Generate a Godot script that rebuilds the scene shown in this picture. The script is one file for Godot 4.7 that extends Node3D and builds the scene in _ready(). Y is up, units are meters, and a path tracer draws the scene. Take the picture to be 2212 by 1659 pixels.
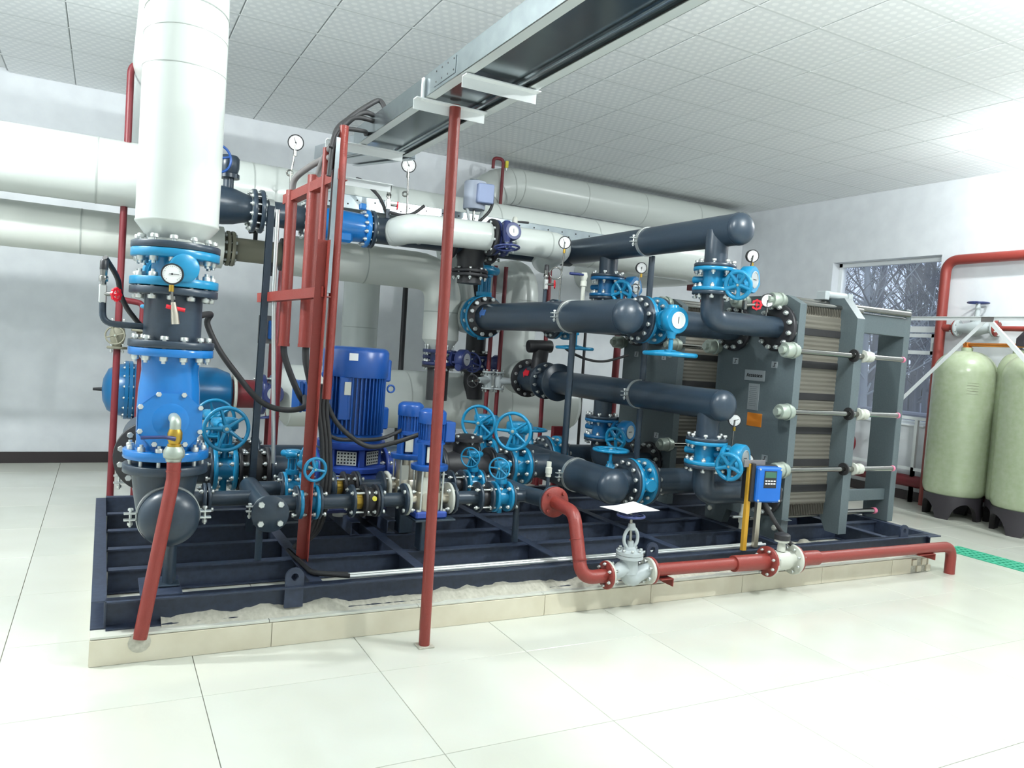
extends Node3D
# A heating plant room: pump skid with headers and plate heat exchangers, insulated pipes behind, softener tanks at the window.

var M := {}          # materials
var cache := {}      # shared meshes
var names := {}      # top-level names in use

# ---------------------------------------------------------------- mesh collector
class G:
	var v := PackedVector3Array()
	var n := PackedVector3Array()
	var x := Transform3D()
	func tri(a: Vector3, b: Vector3, c: Vector3, na: Vector3, nb: Vector3, nc: Vector3) -> void:
		if (b - a).cross(c - a).dot(na + nb + nc) > 0.0:
			v.append_array([x * a, x * c, x * b])
			n.append_array([(x.basis * na).normalized(), (x.basis * nc).normalized(), (x.basis * nb).normalized()])
		else:
			v.append_array([x * a, x * b, x * c])
			n.append_array([(x.basis * na).normalized(), (x.basis * nb).normalized(), (x.basis * nc).normalized()])
	func quad(a: Vector3, b: Vector3, c: Vector3, d: Vector3, na: Vector3, nb: Vector3, nc: Vector3, nd: Vector3) -> void:
		tri(a, b, c, na, nb, nc)
		tri(a, c, d, na, nc, nd)
	func flat(a: Vector3, b: Vector3, c: Vector3, d: Vector3, nn: Vector3) -> void:
		quad(a, b, c, d, nn, nn, nn, nn)
	# profile of (radius, y), walked from the bottom of the axis round the outside to its top
	func lathe(pr: Array, seg := 32, t := Transform3D()) -> G:
		var keep := x
		x = x * t
		var sn: Array[Vector2] = []
		for i in pr.size() - 1:
			var d: Vector2 = pr[i + 1] - pr[i]
			sn.append(Vector2(d.y, -d.x).normalized())
		for i in pr.size() - 1:
			var p: Vector2 = pr[i]
			var q: Vector2 = pr[i + 1]
			if p.distance_to(q) < 1e-6:
				continue
			var np := sn[i]
			var nq := sn[i]
			if i > 0 and sn[i].dot(sn[i - 1]) > 0.7:
				np = (sn[i] + sn[i - 1]).normalized()
			if i < sn.size() - 1 and sn[i].dot(sn[i + 1]) > 0.7:
				nq = (sn[i] + sn[i + 1]).normalized()
			for k in seg:
				var a := TAU * k / seg
				var b := TAU * (k + 1) / seg
				var ca := Vector3(cos(a), 0, sin(a))
				var cb := Vector3(cos(b), 0, sin(b))
				var up := Vector3.UP
				var A := ca * p.x + up * p.y
				var B := cb * p.x + up * p.y
				var C := cb * q.x + up * q.y
				var D := ca * q.x + up * q.y
				var nA := ca * np.x + up * np.y
				var nB := cb * np.x + up * np.y
				var nC := cb * nq.x + up * nq.y
				var nD := ca * nq.x + up * nq.y
				if p.x < 1e-6:
					tri(A, C, D, nA, nC, nD)
				elif q.x < 1e-6:
					tri(A, B, C, nA, nB, nC)
				else:
					quad(A, B, C, D, nA, nB, nC, nD)
		x = keep
		return self
	# round tube along a path; r is a radius or one radius for each point
	func tube(path: Array, r, seg := 16, closed := false, caps := true) -> G:
		var m := path.size()
		var T: Array[Vector3] = []
		for i in m:
			var a: Vector3 = path[(i - 1 + m) % m] if closed or i > 0 else path[i]
			var b: Vector3 = path[(i + 1) % m] if closed or i < m - 1 else path[i]
			T.append((b - a).normalized())
		var u := T[0].cross(Vector3.UP if absf(T[0].y) < 0.9 else Vector3.RIGHT).normalized()
		var rings := []
		var cent := []
		var us: Array[Vector3] = []
		for i in m:
			u = (u - T[i] * u.dot(T[i])).normalized()
			us.append(u)
		for i in m:
			var w := T[i].cross(us[i])
			var rr: float = r[i] if r is Array else r
			var ring: Array[Vector3] = []
			var nn: Array[Vector3] = []
			for k in seg + 1:
				var a := TAU * k / seg
				var d := us[i] * cos(a) + w * sin(a)
				nn.append(d)
				ring.append(path[i] + d * rr)
			rings.append(ring)
			cent.append(nn)
		for i in (m if closed else m - 1):
			var j := (i + 1) % m
			for k in seg:
				quad(rings[i][k], rings[i][k + 1], rings[j][k + 1], rings[j][k], cent[i][k], cent[i][k + 1], cent[j][k + 1], cent[j][k])
		if caps and not closed:
			for k in seg:
				tri(path[0], rings[0][k], rings[0][k + 1], -T[0], -T[0], -T[0])
				tri(path[m - 1], rings[m - 1][k], rings[m - 1][k + 1], T[m - 1], T[m - 1], T[m - 1])
		return self
	# chamfered box
	func box(c: Vector3, s: Vector3, e := 0.004) -> G:
		var h := s / 2.0
		e = minf(e, minf(h.x, minf(h.y, h.z)) * 0.45)
		var ax := [Vector3.RIGHT, Vector3.UP, Vector3.BACK]
		for i in 3:
			var j := (i + 1) % 3
			var k := (i + 2) % 3
			var d: Vector3 = ax[i]
			var f: Vector3 = ax[j] * (h[j] - e)
			var g: Vector3 = ax[k] * (h[k] - e)
			for sg in [-1.0, 1.0]:
				var o: Vector3 = c + d * h[i] * sg
				flat(o - f - g, o + f - g, o + f + g, o - f + g, d * sg)
				for tg in [-1.0, 1.0]:
					var y: Vector3 = ax[j] * tg
					var p0: Vector3 = c + d * h[i] * sg + y * (h[j] - e)
					var p1: Vector3 = c + d * (h[i] - e) * sg + y * h[j]
					flat(p0 - g, p0 + g, p1 + g, p1 - g, (d * sg + y).normalized())
		for a in [-1.0, 1.0]:
			for b in [-1.0, 1.0]:
				for q in [-1.0, 1.0]:
					var m := Vector3(a, b, q)
					var k := c + m * h
					var nn := m.normalized()
					tri(k - Vector3(0, b, q) * e, k - Vector3(a, 0, q) * e, k - Vector3(a, b, 0) * e, nn, nn, nn)
		return self
	# outline in XY pushed along z from 0 to depth
	func prism(p: PackedVector2Array, depth: float, t := Transform3D(), smooth := false) -> G:
		var keep := x
		x = x * t
		var idx := Geometry2D.triangulate_polygon(p)
		for i in range(0, idx.size(), 3):
			for z in [0.0, depth]:
				var nn := Vector3(0, 0, -1 if z == 0.0 else 1)
				tri(Vector3(p[idx[i]].x, p[idx[i]].y, z), Vector3(p[idx[i + 1]].x, p[idx[i + 1]].y, z), Vector3(p[idx[i + 2]].x, p[idx[i + 2]].y, z), nn, nn, nn)
		var m := p.size()
		var cw := Geometry2D.is_polygon_clockwise(p)
		var sn: Array[Vector3] = []
		for i in m:
			var d := (p[(i + 1) % m] - p[i]).normalized()
			sn.append(Vector3(d.y, -d.x, 0) * (-1.0 if cw else 1.0))
		for i in m:
			var a := p[i]
			var b := p[(i + 1) % m]
			var na := sn[i]
			var nb := sn[i]
			if smooth:
				na = (sn[i] + sn[(i - 1 + m) % m]).normalized()
				nb = (sn[i] + sn[(i + 1) % m]).normalized()
			quad(Vector3(a.x, a.y, 0), Vector3(b.x, b.y, 0), Vector3(b.x, b.y, depth), Vector3(a.x, a.y, depth), na, nb, nb, na)
		x = keep
		return self
	# plate in XY between an outline and a round hole at the origin, thickness d along z
	func holed(out: Array, r: float, d: float, t := Transform3D()) -> G:
		var keep := x
		x = x * t
		var m := out.size()
		for i in m:
			var a: Vector2 = out[i]
			var b: Vector2 = out[(i + 1) % m]
			var ia := a.normalized() * r
			var ib := b.normalized() * r
			for z in [-d / 2, d / 2]:
				var nn := Vector3(0, 0, signf(z))
				flat(Vector3(a.x, a.y, z), Vector3(b.x, b.y, z), Vector3(ib.x, ib.y, z), Vector3(ia.x, ia.y, z), nn)
			var e := Vector2((b - a).y, -(b - a).x).normalized()
			if e.dot(a) < 0:
				e = -e
			flat(Vector3(a.x, a.y, -d / 2), Vector3(b.x, b.y, -d / 2), Vector3(b.x, b.y, d / 2), Vector3(a.x, a.y, d / 2), Vector3(e.x, e.y, 0))
			var ni := -(ia + ib).normalized()
			flat(Vector3(ia.x, ia.y, -d / 2), Vector3(ib.x, ib.y, -d / 2), Vector3(ib.x, ib.y, d / 2), Vector3(ia.x, ia.y, d / 2), Vector3(ni.x, ni.y, 0))
		x = keep
		return self
	func mesh() -> ArrayMesh:
		var a := []
		a.resize(Mesh.ARRAY_MAX)
		a[Mesh.ARRAY_VERTEX] = v
		a[Mesh.ARRAY_NORMAL] = n
		var me := ArrayMesh.new()
		me.add_surface_from_arrays(Mesh.PRIMITIVE_TRIANGLES, a)
		return me

func shared(key: String, make: Callable) -> Mesh:
	if not cache.has(key):
		cache[key] = (make.call() as G).mesh()
	return cache[key]

# ---------------------------------------------------------------- placing
func along(d: Vector3, at := Vector3.ZERO) -> Transform3D:      # y turned to d
	d = d.normalized()
	var s := Vector3.FORWARD if absf(d.y) > 0.9 else Vector3.UP
	var xx := d.cross(s).normalized()
	return Transform3D(Basis(xx, d, xx.cross(d)), at)

func aim(y: Vector3, z: Vector3, at: Vector3) -> Transform3D:   # y and z axes given
	y = y.normalized()
	z = (z - y * z.dot(y)).normalized()
	return Transform3D(Basis(y.cross(z), y, z), at)

func off(p: Vector3) -> Transform3D:
	return Transform3D(Basis(), p)

func numbered(called: String) -> String:
	if not names.has(called):
		names[called] = 0
		return called
	names[called] += 1
	return "%s_%03d" % [called, names[called]]

func tag(o: Node, label: String, category: String, group := "") -> void:
	o.set_meta("label", label)
	o.set_meta("category", category)
	if group != "":
		o.set_meta("group", group)

func thing(called: String, label: String, category: String, at := Vector3.ZERO, group := "") -> Node3D:
	var o := Node3D.new()
	o.name = numbered(called)
	add_child(o)
	o.position = at
	tag(o, label, category, group)
	return o

func put(parent: Node3D, called: String, me: Mesh, m: Material, t := Transform3D()) -> MeshInstance3D:
	var o := MeshInstance3D.new()
	o.name = called if parent != self else numbered(called)
	o.mesh = me
	o.material_override = m
	o.transform = t
	parent.add_child(o, true)
	return o

func part(parent: Node3D, called: String, g: G, m: Material, t := Transform3D()) -> MeshInstance3D:
	return put(parent, called, g.mesh(), m, t)

func whole(called: String, label: String, category: String, g: G, m: Material, at := Vector3.ZERO, group := "") -> MeshInstance3D:
	var o := put(self, called, g.mesh(), m, off(at))
	tag(o, label, category, group)
	return o

func struct(called: String, g: G, m: Material) -> MeshInstance3D:
	var o := put(self, called, g.mesh(), m)
	o.set_meta("kind", "structure")
	return o

func copy(o: Node3D, label: String, shift: Vector3, group := "") -> Node3D:
	var c: Node3D = o.duplicate()
	c.name = numbered(str(o.name).rstrip("0123456789").rstrip("_"))
	add_child(c)
	c.position = o.position + shift
	c.set_meta("label", label)
	if group != "":
		c.set_meta("group", group)
	return c

# a path whose inner corners are rounded with radius rr
func bend(p: Array, rr: float, steps := 8) -> Array:
	var out := [p[0]]
	for i in range(1, p.size() - 1):
		var a: Vector3 = (p[i - 1] - p[i])
		var b: Vector3 = (p[i + 1] - p[i])
		var half := a.angle_to(b) / 2.0
		var cut := minf(rr / tan(half), minf(a.length(), b.length()) * 0.49)
		var pa: Vector3 = p[i] + a.normalized() * cut
		var pb: Vector3 = p[i] + b.normalized() * cut
		for k in steps + 1:
			var t := float(k) / steps
			out.append(pa.lerp(p[i], t).lerp((p[i] as Vector3).lerp(pb, t), t))
	out.append(p[p.size() - 1])
	return out

func smooth_path(p: Array, steps := 8) -> Array:                # through all points
	var out := []
	for i in p.size() - 1:
		var a: Vector3 = p[maxi(i - 1, 0)]
		var d: Vector3 = p[mini(i + 2, p.size() - 1)]
		for k in steps:
			out.append((p[i] as Vector3).cubic_interpolate(p[i + 1], a, d, float(k) / steps))
	out.append(p[p.size() - 1])
	return out

func rel(p: Array, o: Vector3) -> Array:
	var q := []
	for a in p:
		q.append(a - o)
	return q

# ---------------------------------------------------------------- materials
func mat(called: String, c: Color, rough: float, metal := 0.0) -> StandardMaterial3D:
	var m := StandardMaterial3D.new()
	m.resource_name = called
	m.albedo_color = c
	m.roughness = rough
	m.metallic = metal
	M[called] = m
	return m

func rgb(r: int, g: int, b: int) -> Color:
	return Color(r / 255.0, g / 255.0, b / 255.0)

func noise(freq: float, lo: Color, hi: Color, oct := 4, size := 256, sd := 3) -> NoiseTexture2D:
	var f := FastNoiseLite.new()
	f.seed = sd
	f.frequency = freq
	f.fractal_octaves = oct
	var t := NoiseTexture2D.new()
	t.width = size
	t.height = size
	t.seamless = true
	t.noise = f
	var r := Gradient.new()
	r.set_color(0, lo)
	r.set_color(1, hi)
	t.color_ramp = r
	return t

func grain(m: StandardMaterial3D, t: Texture2D, scale: float, world := true) -> void:
	m.albedo_texture = t
	m.uv1_triplanar = true
	m.uv1_world_triplanar = world
	m.uv1_scale = Vector3.ONE * scale

func bumps(m: StandardMaterial3D, freq: float, strength: float, scale: float) -> void:
	var t := noise(freq, Color.BLACK, Color.WHITE, 3, 256, 9)
	t.color_ramp = null
	t.as_normal_map = true
	t.bump_strength = 4.0
	m.normal_enabled = true
	m.normal_texture = t
	m.normal_scale = strength
	m.uv1_triplanar = true
	m.uv1_scale = Vector3.ONE * scale

func materials() -> void:
	mat("slate", rgb(46, 60, 74), 0.33)
	grain(M.slate, noise(0.05, Color(0.9, 0.9, 0.9), Color(1, 1, 1)), 3.0)
	mat("skid", rgb(52, 63, 84), 0.5)
	grain(M.skid, noise(0.04, Color(0.78, 0.78, 0.8), Color(1, 1, 1), 5), 2.0)
	mat("cyan", rgb(24, 128, 172), 0.28)
	mat("royal", rgb(28, 112, 184), 0.18)
	mat("motor", rgb(26, 76, 150), 0.3)
	mat("pumpblue", rgb(38, 68, 150), 0.35)
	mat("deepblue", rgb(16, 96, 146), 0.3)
	mat("navy", rgb(36, 48, 98), 0.35)
	mat("red", rgb(132, 51, 44), 0.4)
	bumps(M.red, 0.12, 0.25, 4.0)
	mat("darkred", rgb(108, 30, 38), 0.45)
	mat("signal", rgb(216, 30, 48), 0.35)
	mat("black", rgb(38, 38, 42), 0.45)
	mat("rubber", rgb(28, 27, 28), 0.65)
	mat("hose", rgb(40, 40, 42), 0.6)
	mat("jacket", rgb(200, 206, 202), 0.26)
	bumps(M.jacket, 0.03, 0.06, 1.0)
	mat("canvas", rgb(206, 210, 204), 0.6)
	mat("seam", rgb(170, 176, 172), 0.5)
	mat("wall", rgb(228, 232, 236), 0.75)
	grain(M.wall, noise(0.02, Color(0.955, 0.955, 0.96), Color(1, 1, 1)), 0.6)
	mat("frame", rgb(236, 240, 242), 0.35)
	mat("tile", rgb(216, 218, 208), 0.16)
	grain(M.tile, noise(0.008, Color(0.965, 0.96, 0.95), Color(1, 1, 1), 3), 0.5)
	mat("tile2", rgb(213, 216, 206), 0.16)
	grain(M.tile2, M.tile.albedo_texture, 0.7)
	mat("kerb", rgb(226, 220, 200), 0.3)
	grain(M.kerb, noise(0.02, Color(0.94, 0.93, 0.91), Color(1, 1, 1), 4), 0.8)
	mat("grout", rgb(192, 184, 166), 0.9)
	mat("mortar", rgb(212, 209, 196), 0.9)
	grain(M.mortar, noise(0.06, Color(0.8, 0.8, 0.78), Color(1, 1, 1), 5), 2.0)
	mat("skirting", rgb(48, 40, 42), 0.4)
	mat("zinc", rgb(206, 210, 208), 0.34, 0.75)
	mat("galv", rgb(178, 188, 192), 0.24, 0.88)
	grain(M.galv, noise(0.03, Color(0.9, 0.9, 0.91), Color(1, 1, 1), 5, 256, 5), 1.2)
	mat("galvlit", rgb(224, 230, 230), 0.42, 0.25)  # paler galvanised copy: floor light on the tray lip put into the colour
	mat("galvdim", rgb(146, 156, 160), 0.17, 0.9)  # darker galvanised copy: dim reflections under the tray put into the colour
	grain(M.galvdim, noise(0.03, Color(0.93, 0.93, 0.94), Color(1, 1, 1), 4, 256, 6), 0.8)
	mat("steel", rgb(136, 136, 132), 0.13, 0.95)
	mat("barrel", rgb(204, 196, 180), 0.28, 0.9)
	mat("plated", rgb(168, 178, 168), 0.42, 0.5)
	mat("brass", rgb(178, 146, 62), 0.32, 0.8)
	mat("copper", rgb(206, 128, 60), 0.3, 0.8)
	mat("castgrey", rgb(176, 184, 186), 0.4)
	mat("castwhite", rgb(196, 198, 188), 0.45)
	mat("oldpipe", rgb(126, 124, 108), 0.6)
	mat("hxgrey", rgb(92, 104, 108), 0.45)
	grain(M.hxgrey, noise(0.06, Color(0.93, 0.93, 0.93), Color(1, 1, 1)), 3.0)
	mat("plates", rgb(108, 105, 96), 0.5, 0.2)
	mat("gasket", rgb(36, 36, 38), 0.7)
	mat("white", rgb(236, 238, 238), 0.5)
	mat("paper", rgb(240, 240, 238), 0.8)
	mat("silver", rgb(176, 182, 184), 0.4, 0.6)
	mat("orange", rgb(190, 112, 28), 0.5)
	mat("yellow", rgb(206, 196, 60), 0.5)
	mat("ochre", rgb(190, 144, 40), 0.5)
	mat("lavender", rgb(132, 146, 180), 0.5)
	mat("actgrey", rgb(158, 166, 182), 0.5)
	mat("boxblue", rgb(20, 98, 186), 0.4)
	mat("screen", rgb(60, 104, 84), 0.3)
	mat("panelgrey", rgb(120, 116, 116), 0.5)
	mat("frp", rgb(174, 184, 160), 0.25)
	grain(M.frp, noise(0.03, Color(0.9, 0.92, 0.86), Color(1, 1, 1), 5), 1.5)
	mat("tankfoot", rgb(50, 46, 52), 0.55)
	mat("grate", rgb(60, 170, 136), 0.5)
	mat("dark", rgb(20, 20, 22), 0.8)
	mat("pink", rgb(226, 120, 150), 0.5)
	mat("soil", rgb(150, 150, 164), 0.95)
	grain(M.soil, noise(0.05, Color(0.6, 0.6, 0.6), Color(1, 1, 1), 5), 0.4)
	mat("bark", rgb(122, 122, 130), 0.9)  # lightened, so that outdoor haze is put into the bark colour
	mat("birch", rgb(176, 180, 182), 0.8)
	mat("concrete", rgb(150, 150, 156), 0.9)
	var gl := mat("glass", Color(0.96, 0.98, 1.0, 0.08), 0.03)
	gl.transparency = BaseMaterial3D.TRANSPARENCY_ALPHA
	# ceiling panels: printed rows of pale spots
	var im := Image.create(256, 256, false, Image.FORMAT_RGB8)
	im.fill(rgb(234, 237, 238))
	for cy in 4:
		for cx in 4:
			var c := Vector2(cx * 64 + 32 + (32 if cy % 2 else 0), cy * 64 + 32)
			for y in range(-20, 21):
				for x in range(-20, 21):
					if x * x + y * y < 380:
						im.set_pixel(posmod(int(c.x) + x, 256), posmod(int(c.y) + y, 256), rgb(247, 249, 249))
	mat("panel", Color.WHITE, 0.55)
	grain(M.panel, ImageTexture.create_from_image(im), 1.0 / 0.3)
	mat("tbar", rgb(150, 154, 154), 0.5)
	mat("tbar2", rgb(214, 218, 218), 0.5)
	var b := mat("bulb", Color.WHITE, 0.4)
	b.emission_enabled = true
	b.emission = rgb(255, 252, 246)
	b.emission_energy_multiplier = 8.0

# ---------------------------------------------------------------- components
func disc(R: float, t: float, seg := 40, e := 0.003) -> G:      # round plate about y, centred
	return G.new().lathe([Vector2(0, -t / 2), Vector2(R - e, -t / 2), Vector2(R, -t / 2 + e), Vector2(R, t / 2 - e), Vector2(R - e, t / 2), Vector2(0, t / 2)], seg)

func flange(p: Node3D, t: Transform3D, R: float, th: float, m: Material, called := "flange") -> MeshInstance3D:
	return put(p, called, shared("fl%.3f_%.3f" % [R, th], func(): return disc(R, th)), m, t)

func bolt_mesh(L: float, r: float) -> Mesh:
	return shared("bolt%.3f_%.4f" % [L, r], func():
		var g := G.new()
		var h := L / 2
		g.lathe([Vector2(0, -h - r * 1.7), Vector2(r * 0.5, -h - r * 1.7), Vector2(r * 0.5, -h - r * 1.1), Vector2(r * 0.85, -h - r * 1.1), Vector2(r, -h - r * 0.9), Vector2(r, -h), Vector2(r * 0.5, -h), Vector2(r * 0.5, h), Vector2(r, h), Vector2(r, h + r * 0.7), Vector2(r * 0.85, h + r * 0.9), Vector2(0, h + r * 0.9)], 6)
		return g)

func bolts(p: Node3D, t: Transform3D, R: float, n: int, L: float, r: float, ph := 0.5) -> void:
	var me := bolt_mesh(L, r)
	for k in n:
		var a := TAU * (k + ph) / n
		put(p, "bolt", me, M.zinc, t * Transform3D(Basis(Vector3.UP, a * 1.7), Vector3(cos(a) * R, 0, sin(a) * R)))

# pipe piece as a part; world path
func run(p: Node3D, path: Array, r: float, m: Material, called := "pipe", seg := 28) -> MeshInstance3D:
	return part(p, called, G.new().tube(rel(path, p.position), r, seg), m)

func ring(R: float, w: float, t: float, seg := 40) -> G:         # thin band about y
	return G.new().lathe([Vector2(R, -w / 2), Vector2(R + t, -w / 2), Vector2(R + t, w / 2), Vector2(R, w / 2), Vector2(R, -w / 2)], seg)

func band(p: Node3D, at: Vector3, d: Vector3, R: float, w: float, m: Material, called := "seam_ring", t := 0.004) -> MeshInstance3D:
	return part(p, called, ring(R, w, t), m, along(d, at - p.position))

func handwheel(p: Node3D, t: Transform3D, w: float, m: Material, spokes := 5, fat := 1.0) -> void:
	var rr := w * 0.085 * fat
	var rim := put(p, "handwheel", shared("rim%.3f_%.1f" % [w, fat], func():
		var path := []
		for k in 36:
			path.append(Vector3(cos(TAU * k / 36), 0, sin(TAU * k / 36)) * (w - rr))
		return G.new().tube(path, rr, 10, true)), m, t)
	put(rim, "hub", shared("hub%.3f" % w, func(): return G.new().lathe([Vector2(0, -w * 0.16), Vector2(w * 0.2, -w * 0.16), Vector2(w * 0.22, -w * 0.04), Vector2(w * 0.16, w * 0.06), Vector2(0, w * 0.06)], 20)), m)
	put(rim, "hub_nut", shared("hubn%.3f" % w, func(): return G.new().lathe([Vector2(0, w * 0.05), Vector2(w * 0.09, w * 0.05), Vector2(w * 0.09, w * 0.1), Vector2(0, w * 0.12)], 6)), M.plated)
	var sp := shared("spoke%.3f_%.1f" % [w, fat], func():
		return G.new().tube([Vector3(w * 0.12, -w * 0.06, 0), Vector3(w * 0.5, -w * 0.05, 0), Vector3(w * 0.93, 0, 0)], [w * 0.1 * fat, w * 0.075 * fat, w * 0.07 * fat * fat], 8))
	for k in spokes:
		put(rim, "spoke", sp, m, Transform3D(Basis(Vector3.UP, TAU * k / spokes + 0.3), Vector3.ZERO))

# flanged butterfly valve with worm gear. frame: y along the pipe, z along the stem
func valve(label: String, group: String, t: Transform3D, o: Dictionary) -> Node3D:
	var v := thing("butterfly_valve", label, "valve", t.origin, group)
	v.transform = t
	var R: float = o.R
	var h: float = o.h
	var m: Material = o.get("m", M.cyan)
	var ft: float = o.get("ft", R * 0.2)
	var s: float = o.get("s", R * 1.9)
	var gr: float = o.get("g", R * 0.5)
	var br := R * 0.55
	var bs: float = o.get("boss", 0.17)
	put(v, "body", shared("vb%.3f_%.3f_%.2f" % [R, h, bs], func():
		var g := G.new()
		g.lathe([Vector2(R * 0.5, -h), Vector2(br, -h), Vector2(br * 0.96, -h * 0.3), Vector2(br * 0.96, h * 0.3), Vector2(br, h), Vector2(R * 0.5, h)], 36)
		for sg in [-1.0, 1.0]:
			g.lathe([Vector2(0, R * 0.5), Vector2(R * bs, R * 0.5), Vector2(R * bs, R * 1.05), Vector2(R * bs * 0.9, R * 1.08), Vector2(0, R * 1.08)], 24, Transform3D(Basis(Vector3.RIGHT, PI / 2 * sg), Vector3.ZERO))
		return g), m)
	for sg in [-1.0, 1.0]:
		flange(v, off(Vector3(0, sg * (h - ft / 2), 0)), R, ft, m)
	var n: int = o.get("n", 8)
	var th: float = o.get("th", 0.028)                # companion flange thickness
	var L := ft + th + 0.012
	var b: float = o.get("b", R * 0.09)
	for sg in [-1.0, 1.0]:
		bolts(v, Transform3D(Basis(Vector3.RIGHT, 0.0 if sg > 0 else PI), Vector3(0, sg * (h - ft + L / 2), 0)), R * 0.84, n, L, b)
	# yoke between body and gearbox
	var z0 := R * 1.06
	put(v, "yoke", shared("yk%.3f_%.3f_%.3f" % [R, s, gr], func():
		var g := G.new()
		var a := Basis(Vector3.RIGHT, PI / 2)
		g.lathe([Vector2(0, -0.02), Vector2(gr * 0.72, -0.02), Vector2(gr * 0.78, -0.012), Vector2(gr * 0.78, R * 0.1), Vector2(0, R * 0.1)], 24, Transform3D(a, Vector3(0, 0, z0)))
		g.lathe([Vector2(0, 0), Vector2(gr * 0.8, 0), Vector2(gr * 0.8, R * 0.1), Vector2(0, R * 0.1)], 24, Transform3D(a, Vector3(0, 0, s - R * 0.1)))
		g.tube([Vector3(0, 0, z0), Vector3(0, 0, s)], gr * 0.25, 12)
		for k in 4:
			var q := Vector3(cos(k * PI / 2 + 0.6), sin(k * PI / 2 + 0.6), 0) * gr * 0.6
			g.tube([q + Vector3(0, 0, z0), q + Vector3(0, 0, s)], gr * 0.13, 8)
		return g), m)
	var wd: Vector3 = (o.get("worm", Vector3.RIGHT) as Vector3).normalized()
	var side: Vector3 = wd.cross(Vector3.BACK) * gr * 0.62 * o.get("hand", 1.0)
	var gz := s + gr * 0.42
	put(v, "gearbox", shared("gb%.3f_%.3f" % [gr, s], func():
		return G.new().lathe([Vector2(0, -gr * 0.42), Vector2(gr * 0.94, -gr * 0.42), Vector2(gr, -gr * 0.36), Vector2(gr, gr * 0.32), Vector2(gr * 0.93, gr * 0.42), Vector2(0, gr * 0.42)], 32)), m, aim(Vector3.BACK, Vector3.UP, Vector3(0, 0, gz)))
	if o.get("dial", false):
		var d := put(v, "indicator_dial", shared("dl%.3f" % gr, func(): return G.new().lathe([Vector2(0, 0), Vector2(gr * 0.6, 0), Vector2(gr * 0.62, gr * 0.06), Vector2(gr * 0.55, gr * 0.07), Vector2(gr * 0.54, gr * 0.035), Vector2(0, gr * 0.035)], 32)), M.white if o.get("clean", true) else M.silver, aim(Vector3.BACK, Vector3.UP, Vector3(0, 0, gz + gr * 0.41)))
		put(d, "pointer", shared("pt%.3f" % gr, func(): return G.new().box(Vector3(0, gr * 0.05, 0), Vector3(gr * 0.5, gr * 0.02, gr * 0.06), 0.001)), M.black)
	else:
		put(v, "cover", shared("cv%.3f" % gr, func(): return G.new().lathe([Vector2(0, 0), Vector2(gr * 0.7, 0), Vector2(gr * 0.66, gr * 0.06), Vector2(0, gr * 0.06)], 28)), m, aim(Vector3.BACK, Vector3.UP, Vector3(0, 0, gz + gr * 0.41)))
	var wl: float = o.get("wl", gr * 2.2)
	var wc: Vector3 = Vector3(0, 0, gz) + side
	put(v, "worm_housing", shared("wh%.3f" % gr, func():
		return G.new().lathe([Vector2(0, -gr * 1.1), Vector2(gr * 0.36, -gr * 1.1), Vector2(gr * 0.42, -gr * 1.0), Vector2(gr * 0.42, gr * 0.95), Vector2(gr * 0.3, gr * 1.1), Vector2(gr * 0.3, gr * 1.35), Vector2(0, gr * 1.35)], 20)), m, along(wd, wc))
	part(v, "shaft", G.new().tube([wc, wc + wd * wl], gr * 0.17, 12), o.get("sm", M.plated))
	handwheel(v, along(wd, wc + wd * wl), o.w, o.get("wm", m), o.get("sp", 5), o.get("fat", 1.0))
	return v

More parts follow.
